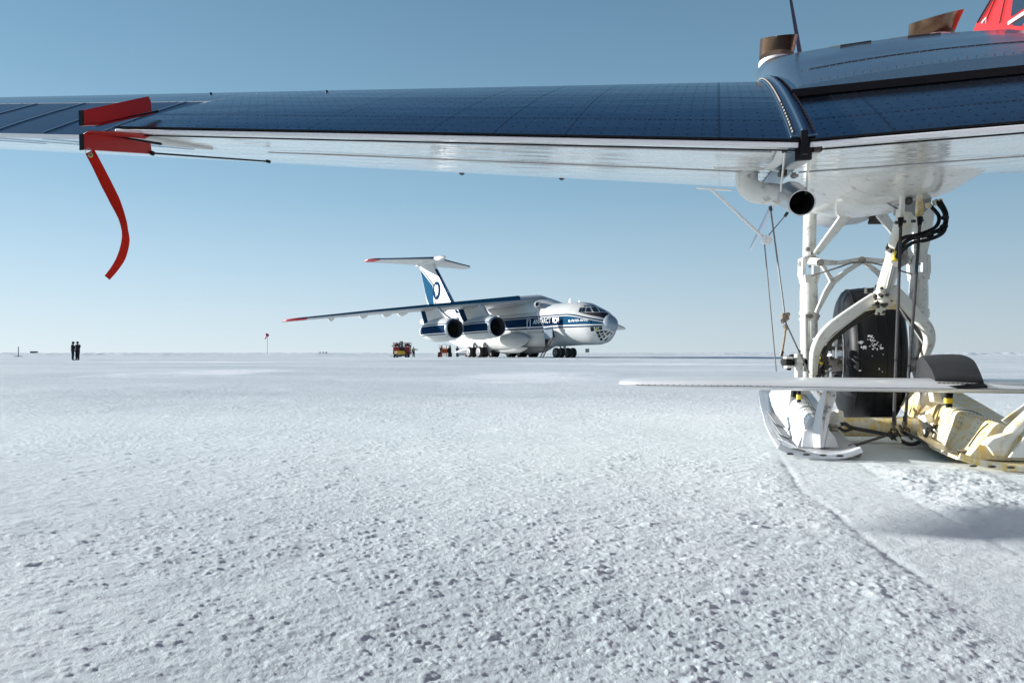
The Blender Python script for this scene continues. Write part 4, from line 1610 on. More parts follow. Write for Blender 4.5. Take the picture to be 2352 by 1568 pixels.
def link(c, r, th, ax_):
    ax_ = Vector(ax_).normalized()
    e = ax_.orthogonal().normalized()
    g = ax_.cross(e)
    ring = [Vector(c) + e * math.cos(2 * math.pi * k / 12) * r * 1.5 + g * math.sin(2 * math.pi * k / 12) * r for k in range(13)]
    mb.tube(ring, th, 6)
for u, v, s in ((2052, 980, 1), (2054, 992, -1), (2046, 1000, 1), (2078, 978, 1), (2082, 990, -1), (2090, 1000, 1), (2070, 985, 1), (2060, 1002, -1), (2140, 985, 1)):
    link(Pd(u, v, 4.3), 0.018, 0.007, (s * .7, -.6, .5))
for u, v in ((2054, 968), (2079, 966)):
    mb.cyl(Pd(u, v - 10, 4.4), Pd(u, v + 8, 4.38), 0.014, 8)
mb.cyl(Pd(1965, 1023, 4.0), Pd(1952, 1026, 3.98), 0.014, 8)
mb.build('shackle_chain', M['darksteel'], plane)
mb = MB()
for k in range(14):
    mb.ball(Pd(2195 + random.uniform(-26, 30), 1040 + random.uniform(-7, 6), 3.6), random.uniform(.008, .017), 6, 4, (1.5, 1, .7))
mb.build('turnbuckle', M['steel'], skiR)
mb = MB()
mb.cyl(Pd(2062, 1004, 4.22), Pd(2067, 1016, 4.22), 0.012, 8)
mb.cyl(Pd(1929, 975, 4.4), Pd(1912, 977, 4.4), 0.013, 8)
mb.build('cable_stop', M['cream'], plane)

# ---- hydrofoil plate across the ski tails
def foil_ring(a, b, z, ch, th):
    pts = []
    for k in range(20):
        t = 2 * math.pi * k / 20
        x = math.cos(t)
        pts.append(A(a, b + ch * .5 * x, z + th * .5 * math.sin(t) * (1 - .35 * x) + 0.03 * (x + 1) * .5))
    return pts
mb = MB()
fr = []
for a, ch, th in ((0.93, .10, .010), (0.88, .24, .026), (0.78, .33, .046), (0.3, .40, .062), (-.3, .42, .066), (-1.0, .42, .066), (-1.5, .42, .066)):
    fr.append(foil_ring(a, 1.62 - .03 * a, 0.392, ch, th))
mb.loft(fr)
hyd = mb.build('tail_foil', M['ski'], plane, sharp=60)
mb = MB()
mb.loft([foil_ring(-1.505, 1.65, 0.388, .42, .066), foil_ring(-2.2, 1.65, 0.388, .42, .062), foil_ring(-3.2, 1.65, 0.385, .40, .06)])
mb.build('tail_foil', M['ski'], plane, sharp=60)
mb = MB()
for k in range(64):
    a = 0.8 - 2.3 * k / 63
    mb.ball(A(a, 1.62 - .03 * a - .2, 0.395), 0.0034, 5, 3)
mb.strap([A(a_, 1.62 - .03 * a_ - .209, 0.392) for a_ in (.8, .2, -.5, -1.5)], .003, .003, (0, 0, 1))
mb.build('foil_rivets', M['darksteel'], hyd)
# black canvas hood over the foil joint
Lr = [Pd(2150, 882, 3.82), Pd(2147, 868, 3.80), Pd(2139, 848, 3.83), Pd(2126, 828, 3.95), Pd(2118, 818, 4.15), Pd(2112, 822, 4.35), Pd(2102, 850, 4.5), Pd(2096, 872, 4.5)]
Rr = [Pd(2262, 886, 3.72), Pd(2256, 866, 3.70), Pd(2247, 845, 3.75), Pd(2235, 826, 3.88), Pd(2212, 815, 4.1), Pd(2198, 818, 4.3), Pd(2188, 850, 4.45), Pd(2180, 872, 4.45)]
Lr, Rr = spline(Lr, 4), spline(Rr, 4)
mb = MB()
mb.loft([[p.lerp(q, k / 8) + Vector((0, 0, 0.006 * math.sin(k / 8 * math.pi))) for p, q in zip(Lr, Rr)] for k in range(9)])
hood = mb.build('canvas_hood', M['cover'], plane, sharp=40)
mb = MB()
mb.strap([Pd(2148, 884, 3.78), Pd(2205, 887, 3.72), Pd(2264, 885, 3.69)], 0.05, 0.012, (0, -.3, 1))
mb.build('hood_hem', M['black'], hood)
mb = MB()
for k in range(10):
    mb.ball(Pd(2158 + 10.5 * k, 879 + .3 * k, 3.72), 0.007, 6, 4, (2, 1, .7))
mb.build('hood_snaps', M['steel'], hood)
mb = MB()
mb.loft([[Pd(2112, 883, 4.2), Pd(2118, 886, 3.95), Pd(2118, 884, 4.2)], [Pd(2160, 883, 4.3), Pd(2160, 894, 3.85), Pd(2160, 884, 3.8)], [Pd(2225, 883, 4.3), Pd(2225, 893, 3.8), Pd(2225, 886, 3.75)], [Pd(2260, 884, 4.2), Pd(2260, 886, 3.8), Pd(2260, 885, 4.2)]])
mb.build('hood_base', M['white'], plane)
# pylons between hulls and foil + hoses under it
mb = MB()
for (u0, u1, d, v1) in ((1812, 1828, 4.9, 945), (1838, 1852, 4.95, 905)):
    mb.prism([Pd(u0, 880, d), Pd(u1, 880, d), Pd(u1 + 4, v1, d), Pd(u0 - 10, v1, d)], (0, .1, 0))
mb.build('ski_pylon', M['white'], skiL, bevel=.004)
mb = MB()
mb.prism([Pd(2118, 880, 4.4), Pd(2134, 880, 4.4), Pd(2155, 925, 4.4), Pd(2096, 958, 4.5), Pd(2103, 920, 4.5)], (0, .05, 0))
mb.prism([Pd(2134, 884, 4.35), Pd(2150, 884, 4.35), Pd(2162, 928, 4.35), Pd(2140, 922, 4.35)], (0, .05, 0))
mb.build('ski_pylon', M['cream'], skiR, bevel=.004)
mb = MB()
mb.box(Pd(1826, 897, 4.82), (0.04, 0.03, 0.09))
mb.cyl(Pd(1835, 878, 4.7), Pd(1835, 925, 4.7), .014, 8)
mb.tube([Pd(2174, 888, 4.2), Pd(2175, 915, 4.2), Pd(2178, 935, 4.2)], .013, 8, sm=3)
mb.tube([Pd(2192, 888, 4.2), Pd(2184, 905, 4.2), Pd(2182, 935, 4.2)], .013, 8, sm=3)
mb.prism([Pd(1846, 886, 5.3), Pd(1890, 886, 5.3), Pd(1890, 896, 5.3), Pd(1846, 896, 5.3)], (0, .02, 0))
mb.build('ski_hose', M['black'], plane)
mb = MB()
mb.cyl(Pd(1835, 906, 4.7), Pd(1835, 917, 4.7), .018, 8)
mb.cyl(Pd(2175, 914, 4.2), Pd(2175, 926, 4.2), .017, 8)
mb.cyl(Pd(2183, 914, 4.2), Pd(2183, 926, 4.2), .017, 8)
mb.build('hose_sleeve', M['yellow'], plane)
mb = MB()
mb.cyl(Pd(1872, 884, 4.7), Pd(1890, 930, 4.5), .010, 8)
mb.cyl(Pd(1884, 905, 4.6), Pd(1893, 925, 4.5), .017, 8)
mb.build('spring_link', M['steel'], skiL)

# ---- fuselage (nose up on its tail wheel)
FP = R(12)


def fus_ring(s, zc, rw, rh, n=28):
    """s forward along the fuselage axis"""
    c = A(-3.67, 2.0, 2.25)
    ax_ = fwd * math.cos(FP) + Vector((0, 0, math.sin(FP)))
    upx = -fwd * math.sin(FP) + Vector((0, 0, math.cos(FP)))
    sd = axv
    o_ = c + ax_ * s + upx * zc
    return [o_ + sd * (math.cos(2 * math.pi * k / n) * rw) + upx * (math.sin(2 * math.pi * k / n) * rh) for k in range(n)]


mb = MB()
fs = [(-11.5, 1.0, .12, .2), (-9.5, .75, .45, .6), (-6, .45, .95, 1.0), (-2.5, .55, 1.22, 1.30), (0, .68, 1.27, 1.38), (2.4, .74, 1.25, 1.32), (3.3, .62, 1.12, .98), (4.6, .6, .95, .72), (5.2, .62, .88, .62), (5.7, .48, .62, .44), (6.0, .4, .35, .25), (6.15, .38, .1, .08)]
mb.loft([fus_ring(*x) for x in fs])
fus = mb.build('fuselage', [M['redfus'], M['white_clean']], plane, sharp=60)
for p in fus.data.polygons:
    if p.normal.z < -0.25:
        p.material_index = 1
# cockpit side window with its white frame
c_ = A(-3.67, 2.0, 2.25)
axf = fwd * math.cos(FP) + Vector((0, 0, math.sin(FP)))
upf = -fwd * math.sin(FP) + Vector((0, 0, math.cos(FP)))


def fsurf(s, h, off=0.01):
    zc = interp(s, [(x[0], x[1]) for x in fs])
    rw = interp(s, [(x[0], x[2]) for x in fs])
    rh = interp(s, [(x[0], x[3]) for x in fs])
    k = max(0, 1 - ((h - zc) / rh) ** 2)
    return c_ + axf * s + upf * h + axv * (rw * math.sqrt(k) + off)


# cockpit: raked windscreen post, side window and its white frame
def ck(u, v, a_=-2.72):
    return Pa(u, v, a_)
wd_ = axv * -1.9
mb = MB()
out = [(2200, 150), (2243, 50), (2275, 0), (2300, -40), (2420, -75), (2900, -60), (2900, 120)]
off_ = axv * -0.95
mb.prism([ck(*p) + off_ for p in out], axv * 1.9)
ckp = mb.build('cockpit', M['redfus'], plane, bevel=.015)
mb = MB()
mb.prism([ck(2328, -6) , ck(2323, 39), ck(2332, 34), ck(2375, 4), ck(2380, -30), ck(2335, -30)], axv * 0.012)
mb.prism([ck(2326, 56), ck(2380, 20), ck(2380, 62), ck(2330, 60)], axv * 0.012)
mb.build('side_window', M['glass'], ckp)
mb = MB()
mb.strap([ck(2316, 54, -2.70), ck(2352, 31, -2.70), ck(2400, 0, -2.70)], .035, .012, axv)
mb.strap([ck(2255, 53, -2.70), ck(2266, 40, -2.70), ck(2264, 54, -2.70)], [.02, .01, .01], .012, axv)
mb.build('white_window_trim', M['white_clean'], ckp)
mb = MB()
for u0, u1 in ((2262, 2290), (2296, 2310)):
    mb.strap([ck(u0, 54, -2.71), ck(u1, -10, -2.71)], .006, .008, axv)
mb.strap([ck(2245, 52, -2.70), ck(2277, -2, -2.70)], .02, .012, axv)
mb.build('windscreen_seal', M['black'], ckp)
# tail surfaces behind the camera
mb = MB()
tb = c_ + axf * -9.6 + upf * 1.2
mb.prism([tb + axf * 1.6, tb - axf * 1.5, tb - axf * 1.4 + upf * 2.3, tb + axf * .1 + upf * 2.6, tb + axf * .9 + upf * 1.5], axv * .14)
mb.prism([tb + axf * .9 - upf * .2 + axv * .3, tb - axf * 1.1 - upf * .2 + axv * .3, tb - axf * 1.0 - upf * .2 + axv * 4.0, tb + axf * .1 - upf * .2 + axv * 4.0], upf * .12)
mb.build('tail_surfaces', M['redfus'], plane)

# ---- gust lock clamped over the aileron edge, and its streamer
gl = thing('gust_lock', Pa(187, 300, 3.2), 'red riveted gust lock clamped above and below the wing edge at the aileron', 'gust lock')


def g(u, v):
    return Pa(u, v, 3.2)
mb = MB()
pu = [(188, 254), (338, 222), (343, 232), (345, 256), (222, 286), (190, 287)]
mb.prism([g(*p) for p in pu], axv * 0.022)
fl = [g(190, 288), g(222, 287), g(346, 262)]
mb.strap(fl, 0.05, 0.006, (0, 0, 1))
ub = mb.build('upper_board', M['red'], gl, bevel=0.004)
mb = MB()
pl_ = [(188, 308), (225, 308), (343, 330), (346, 354), (190, 344)]
mb.prism([g(*p) for p in pl_], axv * 0.022)
mb.strap([Pa(195, 306, 3.19), Pa(260, 307, 3.16), Pa(342, 314, 3.12)], 0.07, 0.006, (0, 0.2, 1))
lb = mb.build('lower_board', M['red'], gl, bevel=0.004)
mb = MB()
mb.strap([g(186, 254), g(187, 289)], 0.004, 0.026, axv)
mb.strap([g(187, 308), g(188, 345)], 0.004, 0.026, axv)
mb.strap([Pa(222, 288, 3.215), Pa(300, 270, 3.215), Pa(362, 256, 3.215)], 0.012, 0.012, axv)
mb.strap([Pa(222, 309, 3.215), Pa(300, 320, 3.215), Pa(370, 331, 3.215)], 0.012, 0.012, axv)
mb.build('rubber_edge', M['black'], gl)
mb = MB()
for k in range(9):
    t = k / 8
    for o1, o2 in ((.28, .74),):
        u = lerp(200, 332, t)
        mb.ball(Pa(u, lerp(258, 230, t) + 22 * o1, 3.214), .005, 6, 4)
        mb.ball(Pa(u, lerp(315, 335, t) + 22 * o1, 3.214), .005, 6, 4)
        if k % 2:
            mb.ball(Pa(u, lerp(262, 230, t) + 22 * o2, 3.214), .005, 6, 4)
            mb.ball(Pa(u, lerp(315, 332, t) + 22 * o2, 3.214), .005, 6, 4)
mb.build('board_rivets', M['exhaust'], gl)
mb = MB()
mb.cyl(Pa(347, 351, 3.18), Pa(352, 353, 3.18), 0.013, 8)
mb.cyl(Pa(350, 352, 3.18), Pd(617, 371, 4.3), 0.005, 8)
mb.cyl(Pd(612, 370, 4.28), Pd(620, 372, 4.3), 0.010, 8)
mb.build('bungee_cord', M['black'], gl)
# streamer
st_ = thing('warning_streamer', Pd(207, 350, 3.22), 'long red fabric streamer with a brass eyelet, hanging from the gust lock', 'streamer')
cl = [(206, 348, 11), (222, 378, 11), (243, 420, 12), (264, 462, 11.5), (280, 500, 8), (287, 530, 7), (288, 556, 9), (279, 590, 9.5), (263, 617, 8), (246, 638, 7)]
mb = MB()
cs = spline([(u, v, 0) for u, v, _ in cl], 6)
n_ = len(cs)
wl = [interp(i / (n_ - 1) * (len(cl) - 1), list(enumerate([c[2] for c in cl]))) for i in range(n_)]
front, back = [], []
for i in range(n_):
    t = (cs[min(i + 1, n_ - 1)] - cs[max(0, i - 1)]).normalized()
    nx, ny = -t.y, t.x
    tw = math.radians(interp(i / n_, [(0, 10), (.35, 25), (.55, 62), (.75, 35), (1, 20)]))
    wpx = wl[i] * 1.02
    d = 3.22
    dd = math.sin(tw) * 0.02
    sk = 6 if i == n_ - 1 else 0
    p = Pd(cs[i].x + nx * wpx, cs[i].y + ny * wpx - 0 * sk, d - dd)
    q = Pd(cs[i].x - nx * wpx, cs[i].y - ny * wpx + 0 * sk, d + dd)
    front.append(p)
    back.append(q)
rings = []
for p, q in zip(front, back):
    nrm = Vector((0, 0.0016, 0))
    mid = p.lerp(q, .5) + Vector((0, .003, 0))
    rings.append([p - nrm, mid - nrm, q - nrm, q + nrm, mid + nrm, p + nrm])
mb.loft(rings)
ribm = mat('streamer_cloth', (0.46, 0.016, 0.006), 0.7, spec=0.15, var=0.2, vscale=5, bump=0.3, bscale=400)
tt, bb_ = nodes(ribm)
bb_.inputs['Transmission Weight'].default_value = 0.0
bb_.inputs['Sheen Weight'].default_value = 0.0
mb.build('ribbon', ribm, st_, sharp=60)
mb = MB()
mb.lathe(Pd(209, 357, 3.205), (0, -1, 0), [(0, .011), (.003, .012), (.004, .009), (.004, .006), (0, .006)], 16)
mb.build('eyelet', mat('brass', (.6, .42, .16), .3, metal=1), st_)
mb = MB()
ring = [Pd(203 + 7 * math.cos(t), 350 + 10 * math.sin(t), 3.2) for t in [k * 2 * math.pi / 14 for k in range(15)]]
mb.tube(ring, .0015, 5)
mb.build('split_ring', M['steel'], st_)
# ================================================================== CARGO JET
IX, IY, IA = 10.3175, 67.441, 1.00348
jet = thing('cargo_jet', (IX, IY, 0), 'big white four-engined cargo jet with blue bands, parked on the ice', 'airplane', world=False, rz=-IA)
Mj = {}
Mj['white'] = mat('jet_white_paint', (0.58, 0.58, 0.565), 0.35, var=0.09, vscale=.5, coat=0.15, dirt=(0.42, 0.39, 0.35), dirt_amt=0.12, dirt_scale=1.2)
Mj['wing'] = mat('jet_wing_gray', (0.46, 0.475, 0.49), 0.35, var=0.1, vscale=.7, metal=0.2)
Mj['blue'] = mat('jet_blue_paint', (0.005, 0.030, 0.080), 0.9, var=0.1, vscale=1, spec=0.03)
Mj['blue2'] = mat('jet_mid_blue_paint', (0.012, 0.075, 0.150), 0.9, var=0.1, vscale=1, spec=0.03)
Mj['stripe'] = mat('jet_stripe_white', (0.80, 0.80, 0.80), 0.35)
Mj['radome'] = mat('radome_gray', (0.28, 0.33, 0.38), 0.45, var=0.05)
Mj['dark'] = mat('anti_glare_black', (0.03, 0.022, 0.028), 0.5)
Mj['glass'] = mat('jet_glass', (0.015, 0.022, 0.032), 0.15, spec=0.3)
Mj['tyre'] = mat('jet_tyre', (0.012, 0.012, 0.013), 0.6)
Mj['hub'] = mat('jet_hub', (0.35, 0.36, 0.37), 0.4, metal=0.5)
Mj['lip'] = mat('inlet_lip', (0.55, 0.57, 0.6), 0.25, metal=0.9)
Mj['duct'] = mat('inlet_duct', (0.05, 0.05, 0.052), 0.5)
Mj['fan'] = mat('fan_blades', (0.03, 0.03, 0.033), 0.45, metal=0.5)
Mj['red'] = mat('tip_red', (0.55, 0.02, 0.02), 0.4)
Mj['line'] = mat('panel_line', (0.28, 0.29, 0.30), 0.5)
iv = lambda x, y, z: Vector((-x, y, z))          # x = metres aft of the nose

FUS = [  # x aft, top z, bottom z, half width
    (0.5, 3.75, 2.72, .52), (0.7, 4.15, 2.55, .70), (0.95, 4.40, 2.36, .93), (1.2, 4.60, 2.15, 1.12), (1.5, 4.80, 1.95, 1.32), (2.0, 5.06, 1.67, 1.66), (2.6, 5.28, 1.55, 1.88), (3.3, 5.54, 1.53, 2.06), (4.2, 5.90, 1.53, 2.22), (5.2, 6.08, 1.54, 2.34),
    (6.5, 6.14, 1.50, 2.40), (9, 6.18, 1.42, 2.40), (14, 6.2, 1.42, 2.40), (20, 6.2, 1.42, 2.40), (26, 6.2, 1.45, 2.40), (29, 6.2, 1.85, 2.36), (32, 6.22, 2.45, 2.24), (35, 6.25, 3.05, 2.0), (38, 6.3, 3.65, 1.66), (41, 6.3, 4.25, 1.2), (43.5, 6.2, 4.75, .72), (45.3, 5.95, 5.2, .25), (45.8, 5.7, 5.45, .05)]


def fp(x):
    return (interp(x, [(f[0], f[1]) for f in FUS]), interp(x, [(f[0], f[2]) for f in FUS]), interp(x, [(f[0], f[3]) for f in FUS]))


def fus_y(x, z):
    t, b, w_ = fp(x)
    c, h = (t + b) / 2, (t - b) / 2
    k = 1 - min(1, abs((z - c) / h)) ** 2.15
    return w_ * max(k, 0) ** .5


mb = MB()
NF = 40
rings = []
xs = sorted(set([f[0] for f in FUS] + [i * .5 for i in range(2, 14)] + [i * 1.5 for i in range(5, 30)]))
for x in xs:
    t, b, w_ = fp(x)
    c, h = (t + b) / 2, (t - b) / 2
    ring = []
    for k in range(NF):
        th = 2 * math.pi * k / NF
        z = c + h * math.sin(th)
        y = math.copysign(fus_y(x, z), math.cos(th))
        if k in (NF // 4, 3 * NF // 4):
            y = 0
        ring.append(iv(x, y, z))
    rings.append(ring)
mb.loft(rings)
jf = mb.build('fuselage', Mj['white'], jet, sharp=60)
# radome
mb = MB()
c0 = iv(0.93, 0, 3.40)
rr_ = []
for d, r in ((-.15, .80), (-.05, .88), (0, .88), (.12, .86), (.35, .75), (.62, .53), (.85, .29), (.97, .13), (1.01, .03)):
    rr_.append([iv(.93 - d, r * math.cos(2 * math.pi * k / 28), 3.62 - .16 * d + r * math.sin(2 * math.pi * k / 28)) for k in range(28)])
mb.loft(rr_)
mb.build('radome', Mj['radome'], jet, sharp=60)


def jray(u, v):
    """local ray of photo pixel in jet coordinates (origin, direction)"""
    r = ray(u, v)
    ca, sa = math.cos(IA), math.sin(IA)
    o = Vector((-IX, -IY, H))

    def loc(p):
        return Vector((p.x * ca - p.y * sa, p.x * sa + p.y * ca, p.z))
    return loc(o), loc(r)


def onfus(u, v, off=0.02):
    o, d = jray(u, v)
    t = 55.0

    def inside(t_):
        p = o + d * t_
        x = -p.x
        return .5 < x < 45.5 and fp(x)[1] < p.z < fp(x)[0] and abs(p.y) < fus_y(x, p.z) + off
    for i in range(700):
        if inside(t):
            lo, hi = t - .06, t
            for _ in range(7):
                mid = (lo + hi) / 2
                if inside(mid):
                    hi = mid
                else:
                    lo = mid
            return o + d * hi
        t += .06
    p = o + d * ((-2.3 - o.y) / d.y)
    return p


def Epx(cx, cy):
    return ((1240 + cx / 7.35) * .9408, (680 + cy / 7.35) * .9408)


def surf_patch(name, polys, mt, parent, off=.02, both=False, div=3):
    """quads given by photo corners, laid on the hull skin"""
    mb = MB()
    for q in polys:
        P = [Epx(*c) for c in q]
        g_ = []
        for i in range(div + 1):
            for j in range(div + 1):
                s, t = i / div, j / div
                if len(P) == 3:
                    P = P + [P[2]]
                u = (P[0][0] * (1 - s) + P[1][0] * s) * (1 - t) + (P[3][0] * (1 - s) + P[2][0] * s) * t
                v = (P[0][1] * (1 - s) + P[1][1] * s) * (1 - t) + (P[3][1] * (1 - s) + P[2][1] * s) * t
                g_.append(onfus(u, v, off))
        m = div + 1
        fs_ = [(i * m + j, i * m + j + 1, (i + 1) * m + j + 1, (i + 1) * m + j) for i in range(div) for j in range(div)]
        mb.add(g_, fs_)
        if both:
            mb.add([Vector((p.x, -p.y, p.z)) for p in g_], fs_)
    return mb.build(name, mt, parent, sharp=80)


# livery bands: (x, z_low, z_high) tables, laid on both sides
def side_band(name, tab, mt, parent, off, x_step=.5):
    mb = MB()
    x0, x1 = tab[0][0], tab[-1][0]
    n = int((x1 - x0) / x_step) + 1
    for sgn in (-1, 1):
        vs = []
        K = 6
        for i in range(n + 1):
            x = lerp(x0, x1, i / n)
            lo = interp(x, [(t[0], t[1]) for t in tab])
            hi = interp(x, [(t[0], t[2]) for t in tab])
            for k in range(K + 1):
                z = lerp(lo, hi, k / K)
                vs.append(iv(x, sgn * (fus_y(x, z) + off), z))
        m = K + 1
        mb.add(vs, [(i * m + k, i * m + k + 1, (i + 1) * m + k + 1, (i + 1) * m + k) for i in range(n) for k in range(K)])
    return mb.build(name, mt, parent, sharp=80)


nose_hi = [(0.98, 3.98), (2.0, 4.20), (3.0, 4.42), (4.2, 4.66), (5.2, 4.76), (44, 4.78)]
side_band('blue_band', [(.98, 3.55, 3.72), (2.0, 3.58, 3.98), (3.0, 3.6, 4.2), (4.2, 3.6, 4.42), (5.2, 3.61, 4.54), (43, 3.61 + .1, 4.55)], Mj['blue'], jf, .018)
side_band('blue_pinstripe', [(x, z - .13, z) for x, z in nose_hi[:-1]] + [(42, 4.65, 4.78)], Mj['blue'], jf, .018)
side_band('blue_pinstripe', [(1.0, 3.30, 3.44), (16, 3.33, 3.48), (38, 3.9, 4.0)], Mj['blue'], jf, .018)
side_band('white_pinstripe', [(1.0, 3.44, 3.55), (16, 3.48, 3.61), (30, 3.48, 3.61)], Mj['stripe'], jf, .022)
side_band('lighter_band', [(.99, 3.56, 3.71), (2.0, 3.59, 3.97), (3.0, 3.61, 4.19), (4.2, 3.61, 4.41), (5.1, 3.62, 4.50), (5.6, 3.62, 4.53)], Mj['blue2'], jf, .024, .3)

# cockpit glazing, traced from the photo
cw = [[(1262, 600), (1293, 520), (1330, 516), (1305, 602)], [(1318, 601), (1347, 516), (1389, 515), (1370, 600)], [(1394, 597), (1412, 520), (1465, 515), (1494, 595)],
      [(1490, 515), (1575, 505), (1635, 590), (1538, 598)], [(1610, 512), (1650, 520), (1700, 592), (1660, 594)], [(1655, 516), (1682, 524), (1740, 590), (1712, 594)], [(1690, 530), (1705, 535), (1765, 592), (1750, 595)],
      [(1355, 500), (1375, 482), (1405, 482), (1392, 500)], [(1412, 499), (1425, 480), (1450, 480), (1462, 498)]]
surf_patch('cockpit_window', cw, Mj['glass'], jf, .045, div=4)
surf_patch('eyebrow_panel', [[(1478, 500), (1490, 482), (1560, 486), (1590, 500)]], Mj['dark'], jf, .055)
surf_patch('anti_glare_panel', [[(1280, 612), (1500, 606), (1620, 680), (1450, 652)], [(1500, 606), (1785, 606), (1800, 655), (1620, 680)], [(1620, 680), (1800, 655), (1760, 690), (1725, 712)]], Mj['dark'], jf, .05, div=8)
nw = [[(1472, 872), (1540, 870), (1552, 940), (1490, 948)], [(1565, 870), (1615, 868), (1625, 925), (1578, 930)], [(1632, 870), (1682, 866), (1695, 912), (1640, 920)],
      [(1580, 952), (1632, 945), (1648, 990), (1600, 1000)], [(1645, 942), (1700, 932), (1715, 968), (1660, 982)],
      [(1605, 1012), (1650, 1003), (1675, 1045), (1628, 1065)], [(1665, 1000), (1722, 980), (1725, 1000), (1690, 1025)],
      [(1640, 1080), (1684, 1060), (1705, 1095), (1670, 1118)], [(1698, 1040), (1740, 1010), (1755, 1030), (1712, 1070)],
      [(1718, 935), (1800, 942), (1752, 975), (1735, 965)], [(1755, 995), (1840, 945), (1850, 958), (1780, 1020)], [(1728, 1110), (1780, 1062), (1808, 1062), (1750, 1120)], [(1835, 1000), (1880, 950), (1885, 962), (1850, 1010)]]
surf_patch('nose_window', nw, Mj['glass'], jf, .045, div=4)
o = surf_patch('lit_window_vest', [[(1586, 872), (1608, 874), (1606, 925), (1586, 928)]], mat('yellow_green_cloth', (0.45, 0.55, 0.03), .7), jf, .075, div=1)
surf_patch('landing_light', [[(1560, 1082), (1585, 1080), (1588, 1090), (1563, 1092)]], Mj['stripe'], jf, .03, div=1)

# crew door outline on the band, gray panel, entrance door swung open
surf_patch('door_outline', [[(338, 738), (350, 728), (353, 895), (341, 888)], [(396, 730), (408, 740), (403, 888), (392, 896)], [(350, 728), (396, 730), (396, 738), (350, 737)], [(350, 888), (393, 888), (393, 897), (350, 897)], [(355, 762), (385, 762), (385, 768), (355, 768)]], Mj['stripe'], jf, .05, div=2)
surf_patch('gray_panel', [[(345, 940), (640, 938), (640, 975), (345, 985)]], mat('jet_gray_panel', (.40, .40, .39), .5), jf, .02)
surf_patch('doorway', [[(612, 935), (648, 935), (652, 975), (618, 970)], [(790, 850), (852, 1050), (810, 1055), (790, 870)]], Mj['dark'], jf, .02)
mb = MB()


def jl(u, v, Y):
    o, d = jray(u, v)
    return o + d * ((Y - o.y) / d.y)


dp = [(620, 690), (660, 700), (795, 690), (800, 850), (806, 1060), (738, 1075), (668, 1085), (652, 1075), (650, 900), (632, 850)]
Q = [jl(*Epx(*p), -3.0 - .5 * (800 - p[0]) / 190) for p in dp]
mb.prism(Q, (0, .09, 0))
door = mb.build('entrance_door', Mj['radome'], jet, bevel=.02)
door['label'] = 'entrance door standing open'
mb = MB()
for z0, z1, m_ in ((0, 1, 0),):
    up_ = [(626, 700), (795, 692), (797, 830), (636, 848)]
    mb.prism([jl(*Epx(*p), -3.07 - .5 * (800 - p[0]) / 190) for p in up_], (0, .015, 0))
mb.build('door_blue_band', Mj['blue'], door)
mb = MB()
mb.prism([jl(*Epx(*p), -3.08 - .5 * (800 - p[0]) / 190) for p in [(638, 862), (799, 843), (800, 868), (640, 890)]], (0, .015, 0))
mb.build('door_pinstripe', Mj['stripe'], door)
mb = MB()
mb.prism([jl(*Epx(*p), -3.075 - .5 * (800 - p[0]) / 190) for p in [(640, 890), (800, 868), (801, 880), (641, 908)]], (0, .015, 0))
mb.build('door_pinstripe', Mj['blue'], door)


# lettering laid on the skin
def lettering(txt, corner_px, name, parent, yfun, size_z, mt, shear=0.12, x_shift=0):
    """corner_px: bottom-left and bottom-right photo corners on the hull, height in metres"""
    cu = bpy.data.curves.new('lettering_curve', 'FONT')
    cu.body = txt
    cu.size = 1.0
    cu.shear = shear
    cu.offset = 0.028
    cu.space_character = 1.05
    cu.resolution_u = 3
    to = bpy.data.objects.new('lettering_tmp', cu)
    COL.objects.link(to)
    dg = bpy.context.evaluated_depsgraph_get()
    me = bpy.data.meshes.new_from_object(to.evaluated_get(dg))
    bpy.data.objects.remove(to)
    bm = bmesh.new()
    bm.from_mesh(me)
    bmesh.ops.triangulate(bm, faces=bm.faces)
    bmesh.ops.subdivide_edges(bm, edges=[e for e in bm.edges if e.calc_length() > .25], cuts=2)
    xs_ = [v.co.x for v in bm.verts]
    ys_ = [v.co.y for v in bm.verts]
    x0, x1, y0, y1 = min(xs_), max(xs_), min(ys_), max(ys_)
    (xa, za), (xb, zb) = corner_px
    for v in bm.verts:
        s = (v.co.x - x0) / (x1 - x0)
        t = (v.co.y - y0) / (y1 - y0)
        x = lerp(xa, xb, s)
        z = lerp(za, zb, s) + size_z * t
        v.co = iv(x, yfun(x, z), z)
    me2 = bpy.data.meshes.new(name)
    bm.to_mesh(me2)
    bm.free()
    me2.materials.append(mt)
    o = bpy.data.objects.new(name, me2)
    COL.objects.link(o)
    o.parent = parent
    ORG[o.name] = Vector((0, 0, 0))
    return o


def split_text(words, x0, x1, z0, z1, size, yf, mt, parent):
    return lettering(words, ((x0, z0), (x1, z1)), 'lettering', parent, yf, size, mt)


near = lambda x, z: -(fus_y(x, z) + .06)
split_text('ANTARCTICA', 11.05, 6.2, 3.86, 3.86, .58, near, Mj['stripe'], jf)
# part of the name is carried on the open door
d0, d1 = jl(*Epx(648, 800), -3.45), jl(*Epx(775, 800), -3.2)
split_text('RCT', -d0.x, -d1.x, d0.z, d1.z, .56, lambda x, z: lerp(-3.52, -3.22, (-x + d0.x * -1) / (d1.x - d0.x)), Mj['stripe'], door)
split_text('IL-76TD-90VD', 4.75, 2.25, 3.86, 3.88, .25, lambda x, z: -(fus_y(x, z) + .06), Mj['stripe'], jf)

